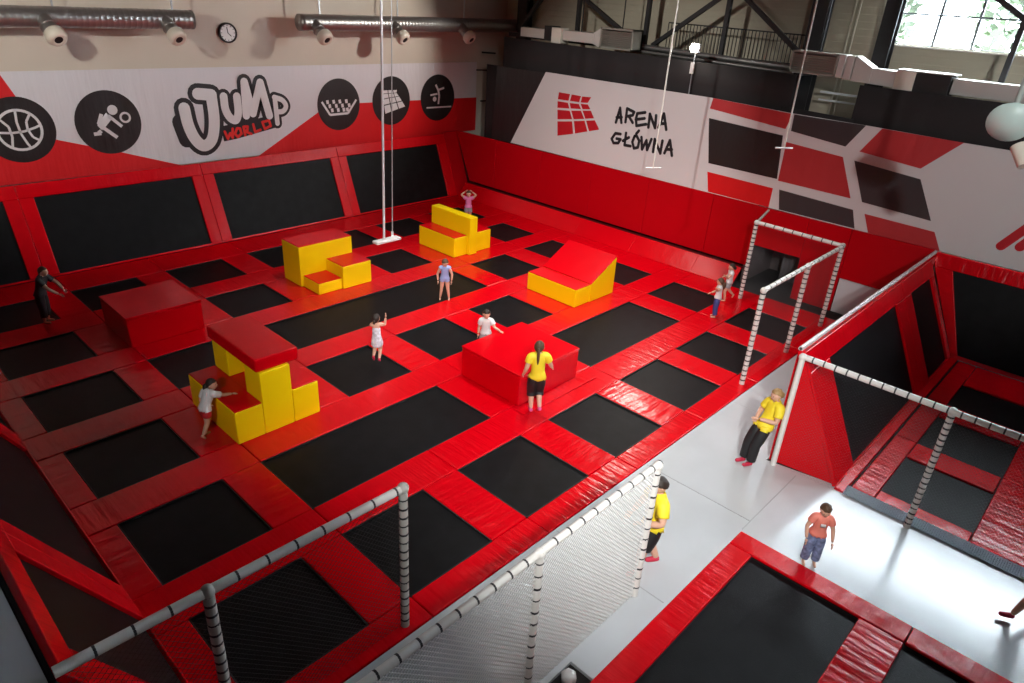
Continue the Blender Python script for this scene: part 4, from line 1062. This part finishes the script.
# woman in yellow walking away, beside the bright red box
person('person in yellow T-shirt with a long ponytail, walking past the red box', (9.72, 8.0, .04), R_(-38), 1.66, hair='brown', hair_kind='ponytail', top=yellow_c, bottom=black_c, shoes=cm('pink_sock', (0.75, 0.10, 0.30)), sleeves=.45, leg_cover=1.25,
       pose=dict(knL=(-.05, .05, .285), anL=(-.05, -.02, .055), knR=(.05, .05, .28), anR=(.045, -.09, .10), toeR=(0, .8, -.5), elR=(.17, .03, .66), wrR=(.21, .13, .57), elL=(-.15, -.03, .65), wrL=(-.16, .06, .53)), face=(R_(-20), 0))
# man walking behind the net post
person('person in yellow T-shirt and black shorts behind the end post of the white netting', (7.66, 3.78, 0), R_(55), 1.80, hair='dark', hair_kind='short', top=yellow_c, bottom=black_c, shoes=shoe_red, sleeves=.55, leg_cover=.85, girth=1.12,
       pose=dict(knL=(-.06, .09, .29), anL=(-.06, .10, .05), knR=(.06, -.02, .28), anR=(.06, -.12, .07), elL=(-.18, .02, .66), wrL=(-.10, .15, .62), elR=(.18, .03, .66), wrR=(.09, .17, .60)), face=(R_(-5), R_(-28)))
# person leaning on the white post
person('person in yellow T-shirt and black trousers leaning against a smooth white post', (11.68, 3.92, 0), R_(60), 1.66, hair='blond', hair_kind='tied', top=yellow_c, bottom=black_c, shoes=shoe_red, sleeves=.6, leg_cover=1.85, girth=1.05,
       pose=dict(pel=(0, -.02, .52), waist=(0, -.05, .60), chest=(0, -.08, .70), nb=(0, -.10, .80), head=(0, -.08, .92), shL=(-.10, -.09, .79), shR=(.10, -.09, .79), elL=(-.15, -.04, .64), elR=(.15, -.04, .64), wrL=(-.03, .10, .64), wrR=(.04, .09, .62), knL=(-.05, .08, .29), anL=(-.05, .09, .045), knR=(.05, .10, .29), anR=(.05, .12, .045)), face=(0, R_(-8)))
# boy in coral shirt
person('child in coral T-shirt and blue trousers standing on the grey walkway', (9.76, 2.02, 0), to_cam(9.78, 1.93)+R_(20), 1.22, child=True, hair='brown', top=coral_c, bottom=denim_c, sleeves=.5, leg_cover=1.8, patch=white_c,
       pose=dict(elL=(-.16, .02, .62), wrL=(-.17, .10, .48), elR=(.16, .02, .62), wrR=(.15, .10, .48), knL=(-.06, .01, .27), anL=(-.07, 0, .045), knR=(.06, .01, .27), anR=(.07, 0, .045)), face=(0, R_(-22)))
# girl beside the left foam blocks
person('child in white T-shirt and red shorts reaching onto the yellow step at the left', (4.31, 11.58, .01), R_(-75), 1.24, child=True, hair='dark', hair_kind='long', top=white_c, bottom=red_c, sleeves=.6, leg_cover=.45, lean=R_(28),
       pose=dict(elR=(.12, .28, .66), wrR=(.14, .42, .62), elL=(-.14, .05, .58), wrL=(-.08, .14, .50), knL=(-.05, .06, .28), anL=(-.05, -.02, .06), knR=(.05, -.03, .28), anR=(.06, -.14, .12), toeR=(0, .6, -.7)), face=(R_(-60), 0))
# girl in floral dress jumping
person('child in pale floral dress and red shoes jumping with one arm raised', (8.50, 11.88, .05), R_(-48), 1.24, child=True, hair='dark', hair_kind='tied', dress=floral_c, shoes=shoe_red,
       pose=dict(shR=(.095, .02, .79), elR=(.14, .12, .74), wrR=(.15, .14, .88), elL=(-.10, .13, .72), wrL=(-.06, .17, .80), knL=(-.05, .05, .27), anL=(-.05, -.09, .16), knR=(.05, .07, .25), anR=(.05, -.06, .10), toeL=(0, .5, -.8), toeR=(0, .7, -.6)), face=(R_(-15), R_(10)))
# child in blue
person('child in light blue outfit standing on the long bed in front of the yellow blocks', (12.28, 13.80, -.02), to_cam(12.28, 13.80), 1.28, child=True, hair='brown', hair_kind='short', top=blue_c, bottom=blue_c, sleeves=0, leg_cover=.22, girth=.95,
       pose=dict(elL=(-.16, .03, .62), wrL=(-.15, .06, .47), elR=(.16, .02, .62), wrR=(.15, .05, .47), knL=(-.07, .02, .27), anL=(-.10, 0, .045), knR=(.07, .02, .27), anR=(.10, 0, .045)), face=(R_(-25), R_(-25)), lean=R_(10))
# child behind the red box
person('child in white T-shirt standing behind the bright red box with one hand on it', (10.70, 10.52, .0), to_cam(10.7, 10.5), 1.26, child=True, hair='dark', hair_kind='short', top=white_c, bottom=grey_c, sleeves=.55, leg_cover=.6,
       pose=dict(elL=(-.17, .08, .66), wrL=(-.27, .20, .66), elR=(.13, -.02, .62), wrR=(.14, .03, .50)), face=(R_(10), R_(-10)))
# two children at the right of the arena
person('child in white T-shirt and navy trousers with arm stretched out, nearest the doorway fence', (17.42, 7.98, .0), R_(30), 1.20, child=True, hair='brown', hair_kind='long', top=white_c, bottom=navy_c, sleeves=.4, leg_cover=1.8,
       pose=dict(elL=(-.22, .06, .76), wrL=(-.36, .10, .86), elR=(.14, .05, .62), wrR=(.13, .16, .56)), face=(R_(-20), 0))
person('child in white T-shirt and grey shorts running along the foot of the tall red wall', (18.78, 8.35, .01), R_(42), 1.20, child=True, hair='dark', hair_kind='tied', top=white_c, bottom=grey_c, sleeves=.35, leg_cover=.5,
       pose=dict(elL=(-.20, .12, .68), wrL=(-.30, .22, .78), elR=(.16, -.06, .66), wrR=(.13, .08, .62), knL=(-.05, .08, .28), anL=(-.05, .04, .05), knR=(.06, -.05, .28), anR=(.06, -.18, .16), toeR=(0, .4, -.9)), face=(0, 0))
# child in pink with hands on the head
person('child in pink T-shirt with both hands on the head, behind the tall yellow block', (17.70, 18.62, .0), to_cam(17.6, 18.5), 1.28, child=True, hair='brown', hair_kind='short', top=pink_c, bottom=grey_c, sleeves=.35, leg_cover=.5,
       pose=dict(elL=(-.22, .02, .88), wrL=(-.10, .0, .97), elR=(.22, .02, .88), wrR=(.10, .0, .97)), face=(0, 0))
# dim figure at the far left
person('person in dark clothes bending forward in the dim far left corner', (3.62, 18.85, -.01), to_cam(3.62, 18.85)+R_(60), 1.50, hair='brown', hair_kind='short', top=dark_c, bottom=black_c, sleeves=.6, leg_cover=1.6, lean=R_(18),
       pose=dict(elL=(-.15, .22, .66), wrL=(-.10, .32, .56), elR=(.15, .22, .66), wrR=(.08, .33, .55)))
# walker entering at the right edge: only the leading foot is in the picture
person('person stepping in from the right edge, only a red shoe showing on the walkway', (11.10, -.86, .0), R_(28), 1.62, hair='brown', hair_kind='short', top=grey_c, bottom=dark_c, shoes=shoe_red, sleeves=.6, leg_cover=.7,
       pose=dict(knL=(-.05, .13, .30), anL=(-.05, .20, .07), knR=(.05, .02, .28), anR=(.05, -.10, .07)))
